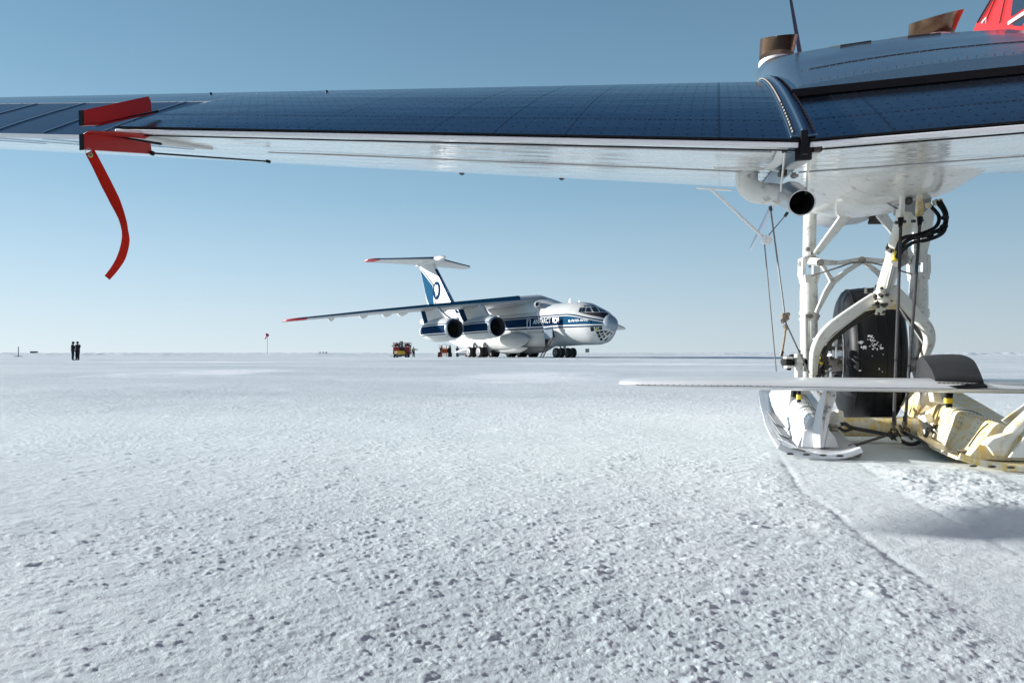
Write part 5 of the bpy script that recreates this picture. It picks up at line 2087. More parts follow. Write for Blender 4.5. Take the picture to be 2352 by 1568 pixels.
# wing fairing hump on the fuselage
mb = MB()
hump = [(9.6, 6.15, .25, .8), (10.6, 6.42, .75, 1.4), (11.8, 6.75, 1.25, 1.9), (13.5, 6.98, 1.6, 2.1), (17, 7.05, 1.7, 2.15), (21, 6.95, 1.6, 2.1), (24, 6.6, 1.1, 1.9), (26, 6.25, .5, 1.2)]
mb.loft([[iv(x, math.cos(t) * w_, lerp(5.2, zt, math.sin(t) ** .8) if math.sin(t) > 0 else 5.2) for t in [math.pi * k / 16 for k in range(17)]] for x, zt, _, w_ in [(h[0], h[1], h[2], h[3] * 1.06) for h in hump]])
mb.build('wing_fairing', Mj['white'], jet, sharp=60)
mb = MB()
e0 = jl(*Epx(463, 462), -2.35)
mb.lathe(e0 + Vector((0, .5, 0)), (0.75, -.6, 0), [(-.6, .36), (.35, .30), (.5, .26), (.52, .2)], 16, (True, False))
ei = mb.build('air_inlet', Mj['white'], jet, sharp=60)
mb = MB()
mb.lathe(e0 + Vector((0, .5, 0)), (0.75, -.6, 0), [(.5, .2), (.2, .17)], 16, (False, True))
mb.build('inlet_lining', Mj['dark'], ei)

# wings
WG = [  # y, LE x, chord, z, thickness
    (0, 11.9, 10.2, 6.62, .13), (2.4, 13.3, 8.9, 6.5, .13), (9.2, 17.2, 6.1, 5.98, .12), (17, 21.7, 4.3, 5.22, .11), (24.3, 25.85, 2.7, 4.42, .10), (25.1, 26.5, 2.2, 4.33, .09), (25.3, 27.2, 1.2, 4.31, .07)]


def wing_ring(sgn, y, x0, ch, z, t, n=14):
    up_, lo_ = [], []
    for i in range(n + 1):
        s = (1 - math.cos(math.pi * i / n)) / 2
        yt = 5 * t * (.2969 * math.sqrt(s) - .126 * s - .3516 * s * s + .2843 * s ** 3 - .1036 * s ** 4)
        yc = .02 * (2 * .4 * s - s * s) / .16 if s < .4 else .02 * (1 - .8 + .8 * s - s * s) / .36
        zz = z + math.sin(R(3)) * -ch * (s - .3)
        up_.append(iv(x0 + s * ch, sgn * y, zz + (yc + yt) * ch))
        lo_.append(iv(x0 + s * ch, sgn * y, zz + (yc - yt) * ch))
    return up_ + lo_[::-1][1:-1]


for sgn in (-1, 1):
    mb = MB()
    rings = []
    for i in range(len(WG) - 1):
        a_, b_ = WG[i], WG[i + 1]
        for k in range(4 if i < 4 else 1):
            t = k / 4
            rings.append(wing_ring(sgn, *[lerp(p, q, t) for p, q in zip(a_, b_)]))
    rings.append(wing_ring(sgn, *WG[-1]))
    mb.loft(rings)
    wg = mb.build('wing', Mj['wing'], jet, sharp=50)
    # blue leading edge
    mb = MB()
    pts = []
    for y in [(2.6 if sgn < 0 else 6.2) + (1.2 if sgn < 0 else 1.0) * k for k in range(19)]:
        pts.append((y,) + tuple(interp(y, [(w_[0], w_[j]) for w_ in WG]) for j in (1, 2, 3, 4)))
    rg = []
    for y, x0, ch, z, t in pts:
        r_ = t * ch * .30
        rg.append([iv(x0 - .04 + .30 * (1 - math.cos(an)), sgn * y, z + .035 * ch + r_ * 1.3 * math.sin(an)) for an in [R(a_) for a_ in (-10, 10, 30, 50, 75)]])
    mb.loft(rg, False, (False, False))
    mb.build('leading_edge', Mj['blue2'], wg, sharp=80)
    mb = MB()
    q = [w_ for w_ in WG if w_[0] > 24]
    r3 = [wing_ring(sgn, y, x0 - .03, ch + .04, z + .002, t * 1.15) for y, x0, ch, z, t in [tuple(lerp(WG[3][j], WG[4][j], .86) for j in range(5)), WG[4], WG[5], WG[6]]]
    mb.loft(r3)
    mb.build('wing_tip', Mj['red'] if sgn < 0 else Mj['wing'], wg)
    # flap track fairings
    for y in (20.2, 16.8, 14.3, 12.6, 8.4, 4.6):
        ch = interp(y, [(w_[0], w_[2]) for w_ in WG])
        x0 = interp(y, [(w_[0], w_[1]) for w_ in WG])
        z = interp(y, [(w_[0], w_[3]) for w_ in WG])
        mb = MB()
        k = .55 + ch * .06
        mb.loft([[iv(x0 + ch * s, sgn * (y + math.cos(an) * wd), z - .12 + max(-dz, math.sin(an) * dz)) for an in [2 * math.pi * j / 12 for j in range(12)]] for s, wd, dz in ((.45, .02, .05), (.6, .16 * k * 1.3, .38 * k), (.8, .2 * k * 1.3, .55 * k), (1.0, .17 * k * 1.3, .52 * k), (1.1, .05, .15))])
        mb.build('flap_fairing', Mj['white'], wg, sharp=50)

# engines
for sgn in (-1, 1):
    for y, x0, zc in ((6.4, 12.05, 3.55), (10.6, 13.97, 3.31)):
        prof = [(0, 1.02), (.05, 1.06), (.25, 1.12), (.9, 1.20), (2.0, 1.30), (3.5, 1.34), (5.0, 1.27), (6.2, 1.08), (7.2, .82), (7.6, .70)]
        n = 32

        def nr(x):
            return interp(x, prof)
        dz_ = lambda x: -.10 * (x / 7.6)
        mb = MB()
        mb.loft([[iv(x0 + d, sgn * y + r * math.cos(2 * math.pi * k / n), zc + dz_(d) + r * math.sin(2 * math.pi * k / n)) for k in range(n)] for d, r in prof], True, (False, True))
        eng = mb.build('engine_nacelle', Mj['white'], jet, sharp=60)
        mb = MB()
        mb.lathe(iv(x0, sgn * y, zc), (-1, 0, 0), [(.32, 1.135), (.06, 1.075), (0, 1.03), (-.03, .99), (.03, .95), (.15, .93)], n, (False, False))
        mb.build('inlet_lip', Mj['lip'], eng)
        mb = MB()
        mb.lathe(iv(x0, sgn * y, zc), (-1, 0, 0), [(.15, .93), (.6, .92), (1.1, .95)], n, (False, False))
        for x_ in (.42, .8):
            mb.lathe(iv(x0, sgn * y, zc), (-1, 0, 0), [(x_, .925), (x_ + .02, .90), (x_ + .04, .925)], n, (False, False))
        mb.build('inlet_duct', Mj['duct'], eng)
        mb = MB()
        mb.lathe(iv(x0, sgn * y, zc), (-1, 0, 0), [(1.15, .95), (1.16, .1)], n, (False, True))
        for k in range(28):
            an = 2 * math.pi * k / 28
            c = Vector((0, math.cos(an), math.sin(an)))
            p = iv(x0 + 1.05, sgn * y, zc)
            sd = Vector((0, -math.sin(an), math.cos(an)))
            mb.add([p + c * .25 - sd * .02, p + c * .25 + sd * .02 + Vector((-.1, 0, 0)), p + c * .93 + sd * .10 + Vector((-.1, 0, 0)), p + c * .93 + sd * .0], [(0, 1, 2, 3)])
        mb.build('fan', Mj['fan'], eng)
        mb = MB()
        mb.lathe(iv(x0 + 1.05, sgn * y, zc), (1, 0, 0), [(0, .27), (.15, .24), (.32, .14), (.42, .03)], 20)
        sp_ = mb.build('spinner', Mj['fan'], eng)
        mb = MB()
        pts = [iv(x0 + 1.03 - .35 * k / 16, sgn * y + (.25 - .21 * k / 16) * math.cos(R(-60 + 24 * k)), zc + (.25 - .21 * k / 16) * math.sin(R(-60 + 24 * k))) for k in range(14)]
        mb.tube(pts, .028, 6)
        mb.build('spinner_swirl', Mj['stripe'], eng)
        # blue bands with white pinstripes on the nacelle sides
        def nband(z0, z1, xa, xb, mt, off):
            mb = MB()
            for sg in (-1, 1):
                vs = []
                for i in range(15):
                    x = lerp(xa, xb, i / 14)
                    for k in range(5):
                        z = lerp(z0, z1, k / 4)
                        r_ = nr(x) + off
                        vs.append(iv(x0 + x, sgn * y + sg * math.sqrt(max(.01, r_ * r_ - z * z)), zc + dz_(x) + z))
                mb.add(vs, [(i * 5 + k, i * 5 + k + 1, i * 5 + 5 + k + 1, i * 5 + 5 + k) for i in range(14) for k in range(4)])
            mb.build('nacelle_band', mt, eng, sharp=80)
        nband(-.42, .42, .34, 6.9, Mj['blue'], .012)
        nband(.50, .60, .34, 6.6, Mj['blue'], .012)
        nband(.42, .50, .34, 6.7, Mj['stripe'], .012)
        nband(-.52, -.42, .34, 6.9, Mj['stripe'], .012)
        nband(-.62, -.52, .34, 6.7, Mj['blue'], .012)
        # pylon
        wz = interp(y, [(w_[0], w_[3]) for w_ in WG])
        wx = interp(y, [(w_[0], w_[1]) for w_ in WG])
        wc = interp(y, [(w_[0], w_[2]) for w_ in WG])
        top = [(wx + .1, wz + .05), (wx + wc * .55, wz - .05)]
        P_ = [(x0 + .9, zc + 1.1), (x0 + 2.2, zc + 1.62), (wx - .6, wz - .3), (wx + .25, wz + .12), (wx + wc * .72, wz - .15), (x0 + 7.2, zc + .75), (x0 + 6.0, zc + .6), (x0 + 3, zc + .7)]
        mb = MB()
        mb.prism([iv(x, sgn * y, z) for x, z in P_], (0, .34, 0))
        py = mb.build('pylon', Mj['white'], eng, bevel=.06)
        mb = MB()
        mb.prism([iv(x, sgn * y, z) for x, z in [(wx + wc * .55, wz - .25), (wx + wc * .74, wz - .25), (x0 + 7.35, zc + .66), (x0 + 6.2, zc + .66)]], (0, .38, 0))
        mb.build('pylon_band', Mj['blue'], eng, bevel=.02)
        mb = MB()
        mb.ball(iv(x0 + .6, sgn * y + .5 * sgn * -1, zc + 1.05), .3, 10, 6, (1.6, .7, .7))
        mb.build('nacelle_blister', Mj['white'], eng)

# fin
def fin_t(x, z):
    le = lerp(32.6, 39.9, (z - 6.2) / 7.1)
    te = lerp(42.2, 45.9, (z - 6.2) / 7.6)
    s = min(1, max(0, (x - le) / (te - le)))
    return 5 * .10 * lerp(8.5, 5.8, (z - 6.2) / 8) * .5 * 2 * (.2969 * math.sqrt(s) - .126 * s - .3516 * s * s + .2843 * s ** 3 - .1036 * s ** 4) * .62


mb = MB()
rings = []
for z in (5.8, 6.2, 7, 8, 9, 10, 11, 12, 13, 13.9, 14.35):
    le = lerp(32.6, 39.9, (z - 6.2) / 7.1)
    te = lerp(42.2, 45.9, (z - 6.2) / 7.6)
    if z < 6.3:
        le -= 2.0
    ss = [(1 - math.cos(math.pi * i / 12)) / 2 for i in range(13)]
    a_ = [iv(lerp(le, te, s), fin_t(lerp(le, te, s), max(z, 6.2)) + .01, z) for s in ss]
    b_ = [iv(lerp(le, te, s), -fin_t(lerp(le, te, s), max(z, 6.2)) - .01, z) for s in ss]
    rings.append(a_ + b_[::-1][1:-1])
mb.loft(rings)
fin = mb.build('fin', Mj['white'], jet, sharp=60)


def fin_patch(poly, mt, name, off):
    """polygon (x, z) on both faces of the fin"""
    bm = bmesh.new()
    vs = [bm.verts.new((x, 0, z)) for x, z in poly]
    f_ = bm.faces.new(vs)
    f_.normal_update()
    bmesh.ops.triangulate(bm, faces=bm.faces)
    for _ in range(3):
        bmesh.ops.subdivide_edges(bm, edges=[e for e in bm.edges if e.calc_length() > .45], cuts=1)
        bmesh.ops.triangulate(bm, faces=bm.faces)
    bm.verts.ensure_lookup_table()
    mb = MB()
    for sg in (-1, 1):
        mb.add([iv(v.co.x, sg * (fin_t(v.co.x, v.co.z) + off), v.co.z) for v in bm.verts], [[v.index for v in f.verts] for f in bm.faces])
    bm.free()
    return mb.build(name, mt, fin, sharp=80)


fl_ = lambda z: lerp(32.6, 39.9, (z - 6.2) / 7.1)
ft_ = lambda z: lerp(42.2, 45.9, (z - 6.2) / 7.6)
fin_patch([(fl_(6.3) + .02, 6.3), (fl_(13.2) + .01, 13.2), (fl_(13.2) + .55, 13.2), (fl_(6.3) + .75, 6.3)], Mj['blue'], 'fin_leading_band', .03)
fin_patch([(ft_(13.7) - .15, 13.7), (40.95, 10.75), (40.75, 8.6), (40.35, 6.5), (41.6, 6.5), (ft_(9.6) - .05, 9.9)], Mj['blue2'], 'rudder_blue', .03)
fin_patch([(45.2, 13.7), (44.98, 13.7), (40.45, 10.85), (40.2, 9.4), (40.55, 9.4), (40.75, 10.8)], Mj['blue'], 'fin_pinstripe', .035)
fin_patch([(40.1, 8.6), (39.55, 6.4), (39.8, 6.4), (40.35, 8.6)], Mj['blue'], 'fin_pinstripe', .035)
fin_patch([(ft_(9.2) - .02, 9.4), (41.75, 7.2), (41.75, 6.9), (ft_(9.0), 9.0)], Mj['stripe'], 'fin_pinstripe', .037)
ec = (39.55, 9.95)
fin_patch([(ec[0] + 1.30 * math.cos(t), ec[1] + 1.36 * math.sin(t)) for t in [2 * math.pi * k / 40 for k in range(40)]], Mj['blue'], 'emblem_disc', .040)
ant = [(0.55, .78), (.25, .86), (-.05, .74), (-.32, .78), (-.55, .5), (-.62, .12), (-.58, -.3), (-.38, -.62), (-.16, -.72), (-.06, -.56), (.06, -.66), (.16, -.9), (.30, -.84), (.22, -.62), (.38, -.44), (.44, -.2), (.60, -.08), (.74, .02), (.80, .30), (.62, .34), (.66, .52)]
fin_patch([(ec[0] + x * .95, ec[1] + z * 1.05) for x, z in ant], Mj['stripe'], 'emblem_continent', .050)

# T tail
mb = MB()
mb.loft([[iv(x, math.cos(2 * math.pi * k / 18) * r, zc + math.sin(2 * math.pi * k / 18) * r * .95) for k in range(18)] for x, r, zc in ((37.2, .05, 14.62), (37.6, .28, 14.62), (38.5, .48, 14.62), (40, .55, 14.6), (43, .52, 14.6), (45.5, .40, 14.5), (47, .18, 14.42), (47.5, .04, 14.4))])
mb.build('tail_bullet', Mj['white'], jet, sharp=60)
for sgn in (-1, 1):
    mb = MB()
    ST = [(0.2, 39.9, 6.6, 14.72, .10), (8.0, 44.3, 2.9, 14.55, .09), (8.7, 45.3, 1.7, 14.52, .07)]
    mb.loft([wing_ring(sgn, *x, n=10) for x in ST])
    stb = mb.build('tailplane', Mj['white'], jet, sharp=50)
    mb = MB()
    mb.loft([wing_ring(sgn, 7.3, 43.86, 3.2, 14.57, .105, n=10), wing_ring(sgn, 8.0, 44.24, 2.98, 14.552, .105, n=10), wing_ring(sgn, 8.73, 45.25, 1.78, 14.52, .09, n=10)])
    if sgn < 0:
        mb.build('tailplane_tip', Mj['red'], stb)
    mb = MB()
    rg = [[iv(x0 - .03 + .12 * (1 - math.cos(R(a_))), sgn * y, z + .03 + .12 * math.sin(R(a_))) for a_ in (-40, 0, 40, 80)] for y, x0, z in ((.5, 40.05, 14.74), (8.0, 44.28, 14.56))]
    mb.loft(rg, False, (False, False))
    mb.build('deicing_edge', Mj['blue2'], stb)

# gear sponsons
for sgn in (-1, 1):
    mb = MB()
    sp_t = [(12.0, 2.30, 2.30, .12, .12), (12.9, 2.25, 2.30, .42, .55), (14.0, 2.2, 2.35, .68, .88), (16.5, 2.15, 2.4, .95, 1.08), (21, 2.1, 2.45, 1.1, 1.1), (25, 2.1, 2.4, .9, 1.0), (27.5, 2.2, 2.35, .55, .8), (29.5, 2.35, 2.2, .1, .2)]
    mb.loft([[iv(x, sgn * (yc + math.cos(2 * math.pi * k / 20) * ry), zc + math.sin(2 * math.pi * k / 20) * rz) for k in range(20)] for x, zc, yc, ry, rz in sp_t])
    sp = mb.build('gear_sponson', Mj['white'], jet, sharp=60)
    mb = MB()
    mb.loft([[iv(x, sgn * (1.7 + math.cos(2 * math.pi * k / 16) * ry), zc + math.sin(2 * math.pi * k / 16) * rz) for k in range(16)] for x, zc, ry, rz in ((13.3, 1.3, .1, .1), (15, 1.25, .8, .5), (18, 1.2, .9, .6), (20, 1.3, .7, .45), (22, 1.4, .2, .1))])
    mb.build('belly_fairing', Mj['white'], sp, sharp=60)

# cargo ramp and doors at the tail
mb = MB()
mb.prism([iv(27.4, -1.75, 1.75), iv(33.2, -1.75, 2.75), iv(33.4, -1.75, 2.6), iv(31, -1.75, 1.9), iv(28.2, -1.75, 1.35)], (0, .12, 0))
mb.prism([iv(27.4, 1.75, 1.75), iv(33.2, 1.75, 2.75), iv(33.4, 1.75, 2.6), iv(31, 1.75, 1.9), iv(28.2, 1.75, 1.35)], (0, .12, 0))
mb.prism([iv(27.2, 0, 1.5), iv(31.2, 0, .9), iv(31.2, 0, .75), iv(27.2, 0, 1.3)], (0, 3.0, 0))
mb.build('cargo_door', Mj['white'], jet, bevel=.03)

# antennas, probes
mb = MB()
for (cx, cy), Y, h_ in (((1105, 432), 0, .45), ((1275, 415), 0, .12), ((315, 352), 0, .2)):
    b_ = jl(*Epx(cx, cy), Y)
    mb.prism([b_ + Vector((.12, 0, -.05)), b_ + Vector((-.15, 0, -.05)), b_ + Vector((-.12 + .1, 0, h_)), b_ + Vector((.05 + .12, 0, h_))], (0, .04, 0))
mb.build('antenna', Mj['white'], jet)


# wheels
def jwheel(name, x, y, r, wd, parent):
    c = iv(x, y, .2 + r - .02)
    mb = MB()
    mb.lathe(c, (0, 1, 0), [(-wd / 2, r * .62), (-wd / 2, r * .82), (-wd * .36, r * .97), (0, r), (wd * .36, r * .97), (wd / 2, r * .82), (wd / 2, r * .62)], 28, (True, True))
    t_ = mb.build(name, Mj['tyre'], parent, sharp=50)
    mb = MB()
    for s in (-1, 1):
        mb.lathe(c, (0, s, 0), [(wd / 2 + .004, r * .60), (wd / 2 + .012, r * .50), (wd / 2 - .03, r * .46), (wd / 2 - .02, r * .2), (wd / 2 + .03, r * .17)], 20, (False, True))
    mb.build('wheel_hub', Mj['hub'], t_)
    return t_


for sgn in (-1, 1):
    for x in (20.1, 22.6):
        mb = MB()
        mb.cyl(iv(x, sgn * 2.9, 2.0), iv(x, sgn * 2.9, .85), .17, 12)
        mb.cyl(iv(x, sgn * 4.1, .85), iv(x, sgn * 1.6, .85), .10, 10)
        mb.cyl(iv(x - .9, sgn * 3.3, 1.9), iv(x, sgn * 3.2, .95), .08, 8)
        mb.cyl(iv(x - .35, sgn * 3.55, 2.0), iv(x - .05, sgn * 3.5, 1.35), .12, 8)
        lg = mb.build('main_gear_leg', Mj['hub'], jet)
        mb = MB()
        mb.box(iv(x - .1, sgn * 3.75, 1.65), (.5, .05, .5))
        mb.build('gear_door', Mj['white'], lg, bevel=.02)
        for y in (4.05, 3.45, 2.35, 1.75):
            jwheel('main_wheel', x, sgn * y, .65, .46, jet)
mb = MB()
mb.cyl(iv(8.5, 0, 1.9), iv(8.5, 0, .75), .15, 12)
mb.cyl(iv(8.5, -1.3, .74), iv(8.5, 1.3, .74), .09, 10)
mb.cyl(iv(9.6, 0, 1.6), iv(8.6, 0, .85), .07, 8)
mb.build('nose_gear_leg', Mj['hub'], jet)
for y in (-1.15, -.45, .45, 1.15):
    jwheel('nose_wheel', 8.5, y, .55, .34, jet)

# ================================================================== SMALL THINGS ROUND THE JET
gz = 0.2


def gnd(x, y):
    return float(ground_h(np.array([float(x)]), np.array([float(y)]))[0])


def at_ground(u, d):
    p = Pd(u, 815, d)
    return Vector((p.x, p.y, gnd(p.x, p.y)))


# boarding ladder at the open door
ca, sa = math.cos(IA), math.sin(IA)


def jw(p):
    return Vector((IX + p.x * ca + p.y * sa, IY - p.x * sa + p.y * ca, p.z))


Lt = jw(jl(*Epx(790, 1040), -2.9))
Lt2 = jw(jl(*Epx(700, 1100), -2.9))
Lb = jw(jl(*Epx(600, 1410), -4.2))
Lb.z = gnd(Lb.x, Lb.y)
lad = thing('boarding_ladder', (Lb.x, Lb.y, Lb.z), 'black and red metal ladder leaning up into the open front door of the cargo jet', 'ladder')
jf_dir = Vector((ca, -sa, 0))
mb = MB()
for s in (-.26, .26):
    mb.beam(Lb + jf_dir * s, Lt + jf_dir * s, .05, .08)
o = mb.build('ladder_rails', mat('ladder_metal', (.10, .035, .035), .4), lad)
mb = MB()
for k in range(1, 14):
    p = Lb.lerp(Lt, k / 14)
    mb.cyl(p - jf_dir * .26, p + jf_dir * .26, .028, 6)
mb.build('ladder_rung', mat('rung_metal', (.30, .22, .22), .4), lad)

cloth = {}


def cl_mat(n, c):
    if n not in cloth:
        cloth[n] = mat(n, c, .85, var=.25, vscale=9)
    return cloth[n]


def person(loc, face, h_, label, top, legs, pose='stand', vest=None, hood=None, group=None, helmet=None):
    """one continuous skinned body; face = heading angle of the front (radians, world)"""
    root = thing('person', loc, label, 'person', group)
    k = h_ / 1.78
    f = Vector((math.cos(face), math.sin(face), 0))
    s = Vector((-f.y, f.x, 0))

    def P(a_, b_, z):
        return Vector(loc) + s * (a_ * k) + f * (b_ * k) + Vector((0, 0, z * k))
    arms = {'stand': [[(.22, 0, 1.42), (.28, -.02, 1.15), (.27, .10, .92), (.26, .13, .83)], [(-.22, 0, 1.42), (-.28, -.02, 1.15), (-.27, .10, .92), (-.26, .13, .83)]],
            'cross': [[(.22, 0, 1.42), (.29, .06, 1.17), (.12, .24, 1.12), (.02, .26, 1.13)], [(-.22, 0, 1.42), (-.29, .06, 1.17), (-.12, .26, 1.16), (-.02, .28, 1.18)]],
            'reach': [[(.22, 0, 1.42), (.45, .08, 1.32), (.72, .12, 1.38), (.82, .13, 1.40)], [(-.22, 0, 1.42), (-.28, -.02, 1.15), (-.27, .10, .92), (-.26, .13, .83)]],
            'work': [[(.22, .05, 1.38), (.28, .18, 1.2), (.15, .42, 1.2), (.12, .5, 1.22)], [(-.22, .05, 1.38), (-.28, .18, 1.2), (-.15, .42, 1.25), (-.12, .5, 1.27)]]}[pose]
    J = [((0, 0, .95), .155), ((0, 0, 1.15), .145), ((0, 0, 1.38), .17), ((0, 0.01, 1.50), .075), ((0, 0.03, 1.60), .095), ((0, 0.02, 1.70), .095)]
    E = [(0, 1), (1, 2), (2, 3), (3, 4), (4, 5)]
    for arm in arms:
        prev = 2
        for i, a_ in enumerate(arm):
            J.append((a_, (.085, .065, .05, .045)[i]))
            E.append((prev, len(J) - 1))
            prev = len(J) - 1
    for sg in (-1, 1):
        prev = 0
        for i, a_ in enumerate([(sg * .10, 0, .88), (sg * .11, .02, .50), (sg * .12, -.01, .09), (sg * .13, .15, .045)]):
            J.append((a_, (.115, .085, .065, .05)[i]))
            E.append((prev, len(J) - 1))
            prev = len(J) - 1
    me = bpy.data.meshes.new('body')
    me.from_pydata([tuple(P(*j) - Vector(loc)) for j, _ in J], E, [])
    o = bpy.data.objects.new('body', me)
    COL.objects.link(o)
    md = o.modifiers.new('skin', 'SKIN')
    sv = me.skin_vertices[0].data if me.skin_vertices else None
    if sv is None:
        bm = bmesh.new()
        bm.from_mesh(me)
        bm.verts.layers.skin.verify()
        bm.to_mesh(me)
        bm.free()
        sv = me.skin_vertices[0].data
    for i, (_, r_) in enumerate(J):
        r_ *= 1.0 if 3 <= i <= 5 else 1.22
        sv[i].radius = (r_ * k, r_ * k)
        sv[i].use_root = (i == 0)
    sb = o.modifiers.new('sub', 'SUBSURF')
    sb.levels = 1
    sb.render_levels = 1
    dg = bpy.context.evaluated_depsgraph_get()
    dg.update()
    me2 = bpy.data.meshes.new_from_object(o.evaluated_get(dg))
    bpy.data.objects.remove(o)
    me2.materials.clear()
    for m_ in (top, legs, cl_mat('face_skin', (.36, .20, .14)), cl_mat('boots', (.02, .02, .02))):
        me2.materials.append(m_)
    for p in me2.polygons:
        z = p.center.z / k
        p.material_index = 3 if z < .12 else (1 if z < .92 else (2 if z > 1.52 and p.center.dot(f) > .04 * k else 0))
        p.use_smooth = True
    b = bpy.data.objects.new('body', me2)
    COL.objects.link(b)
    b.parent = root
    # hat / hood
    mb = MB()
    mb.loft([[P(math.cos(t) * r_ * .98, -.0 + .02 + math.sin(t) * r_ * 1.1, z) for t in [2 * math.pi * q / 12 for q in range(12)]] for z, r_ in ((1.62, .112), (1.70, .118), (1.76, .10), (1.80, .055), (1.81, .01))])
    mb.build('hat', hood or top, root)
    if vest:
        mb = MB()
        mb.loft([[P(math.cos(t) * w_, math.sin(t) * w_ * .82, z) for t in [2 * math.pi * q / 14 for q in range(14)]] for z, w_ in ((.92, .185), (1.1, .18), (1.3, .205), (1.43, .19), (1.47, .12))])
        vo = mb.build('safety_vest', vest, root)
        mb = MB()
        for z in (1.02, 1.22):
            mb.loft([[P(math.cos(t) * w_, math.sin(t) * w_ * .83, zz) for t in [2 * math.pi * q / 14 for q in range(14)]] for zz, w_ in ((z - .025, .196), (z + .025, .20))], True, (False, False))
        mb.build('reflective_tape', cl_mat('reflective_tape', (.7, .7, .68)), vo)
    return root


blk = cl_mat('black_coat', (.012, .013, .016))
blk2 = cl_mat('charcoal_coat', (.030, .032, .036))
navy = cl_mat('navy_trousers', (.014, .018, .028))
hiv = cl_mat('hi_vis_yellow', (.62, .80, .04))
# two onlookers at the left
p1, p2 = at_ground(167, 64), at_ground(178, 64.4)
a1 = person(p1, R(25), 1.74, 'person in black with pale trouser cuffs, left one of the distant pair', blk, navy, 'stand', hood=blk)
mb = MB()
for sg in (-.11, .11):
    c = p1 + Vector((sg * 1, 0, .50))
    mb.cyl(c, c + Vector((0, 0, .03)), .10, 10)
mb.build('reflective_cuff', cl_mat('reflective_tape', (.7, .7, .68)), a1)
person(p2, R(-100), 1.76, 'person in bulky charcoal coat with folded arms, right one of the distant pair', blk2, blk, 'cross', hood=cl_mat('grey_hat', (.07, .07, .075)))
# worker by the loader
p3 = at_ground(950, 121)
person(p3, R(-80), 1.8, 'person in yellow vest reaching one arm out toward the red loader', blk, blk, 'reach', vest=hiv)
p4 = at_ground(1050, 112)
person(p4, R(-60), 1.75, 'person in yellow vest beside the pipe cart behind the jet wheels', blk, navy, 'work', vest=hiv)
p5 = at_ground(1034, 104)
person(p5, R(150), 1.8, 'person with a dull striped vest at the right side of the orange steps', blk, blk, 'work', vest=cl_mat('dark_yellow_vest', (.30, .33, .04)))
p6 = at_ground(1013, 104)
person(p6, R(60), 1.7, 'person with a red hat at the left side of the orange steps', cl_mat('maroon_coat', (.06, .012, .014)), blk, 'work', hood=cl_mat('red_hat', (.4, .03, .03)))
p7 = jw(jl(*Epx(690, 1180), -2.6))
person(Vector((p7.x, p7.y, 1.22)), R(30), 1.7, 'person in black standing on the ladder under the open jet door', blk, blk, 'work')

# red loader with two cabs, lift mast in the middle and yellow bucket
T = at_ground(924, 118)
ld = thing('loader', T, 'red two-cab loader with a black mast and yellow front, left of the jet', 'vehicle')
redv = mat('loader_red', (.26, .012, .014), .4, var=.3, vscale=1.5)
blv = mat('loader_black', (.02, .02, .022), .5)
k = 118 / F


def LP(px, py, dd=0.0):
    """loader-local: pixels from its ground centre -> metres"""
    return T + Vector((px * k, dd, py * k))
mb = MB()
mb.box(LP(-10, 16), (18 * k, 2.2, 17 * k))
mb.box(LP(10, 16), (17 * k, 2.2, 17 * k))
mb.box(LP(0, 10, .1), (40 * k, 2.0, 5 * k))
mb.build('body', redv, ld, bevel=.06)
mb = MB()
for x0, x1 in ((-19, -4), (5, 19)):
    for xx in (x0 + .7, (x0 + x1) / 2, x1 - .7):
        mb.beam(LP(xx, 24, -1.0), LP(xx, 32.5, -.95), .09, .09, (0, 1, 0))
        mb.beam(LP(xx, 24, 1.0), LP(xx, 32.5, .95), .09, .09, (0, 1, 0))
    mb.box(LP((x0 + x1) / 2, 33), ((x1 - x0 + .6) * k, 2.1, .10))
mb.build('cab_frame', redv, ld)
mb = MB()
for x0, x1 in ((-19, -4), (5, 19)):
    mb.box(LP((x0 + x1) / 2, 28, -.2), ((x1 - x0 - 2) * k, .5, 5 * k))
    mb.ball(LP((x0 + x1) / 2, 30, -.4), .18)
mb.build('cab_seat', blv, ld)
mb = MB()
for xx in (-2.2, 1.2, 3.4):
    mb.beam(LP(xx, 8, -1.3), LP(xx, 37, -1.3), .14, .14, (0, 1, 0))
for yy in (30, 36):
    mb.box(LP(.8, yy, -1.3), (7 * k, .12, .12))
mb.build('mast', blv, ld)
mb = MB()
mb.prism([LP(-9, 8, -1.8), LP(9, 7, -1.8), LP(12, 11, -1.8), LP(8, 15, -1.8), LP(-7, 15.5, -1.8)], (0, .8, 0))
mb.build('bucket', mat('loader_yellow', (.60, .36, .02), .5, var=.3, vscale=2), ld, bevel=.04)
mb = MB()
mb.prism([LP(-14, 8, -1.9), LP(-8.5, 8, -1.9), LP(-8.5, 15, -1.9), LP(-14, 15, -1.9)], (0, .1, 0))
mb.build('work_light_panel', mat('pale_panel', (.75, .70, .5), .5), ld)
mb = MB()
for xx in (-21, 20.5):
    mb.box(LP(xx, 26, -.9), (.12, .06, .28))
    mb.beam(LP(xx, 27, -.9), LP(xx * .9, 28, -.9), .03, .03)
mb.build('mirror', blv, ld)
mb = MB()
mb.box(LP(2, 5, -1.6), (24 * k, .5, 4 * k))
for i in range(14):
    p = LP(random.uniform(-8, 15), random.uniform(2, 8), -1.9)
    mb.box(p, (random.uniform(.1, .5), .2, random.uniform(.1, .25)))
mb.build('front_frame', mat('loader_gray', (.12, .12, .125), .5, var=.4), ld)
for xx in (-16, -10, 10, 16):
    mb = MB()
    mb.lathe(LP(xx, 4.6, -.75), (1, 0, 0), [(-.18, .2), (-.18, .3), (-.1, .36), (.1, .36), (.18, .3), (.18, .2)], 16)
    mb.build('wheel', blv, ld)
mb = MB()
mb.beam(LP(-26, 3.5, -1.2), LP(-17, 1.5, -1.2), .08, .06)
mb.build('tow_bar', blv, ld)

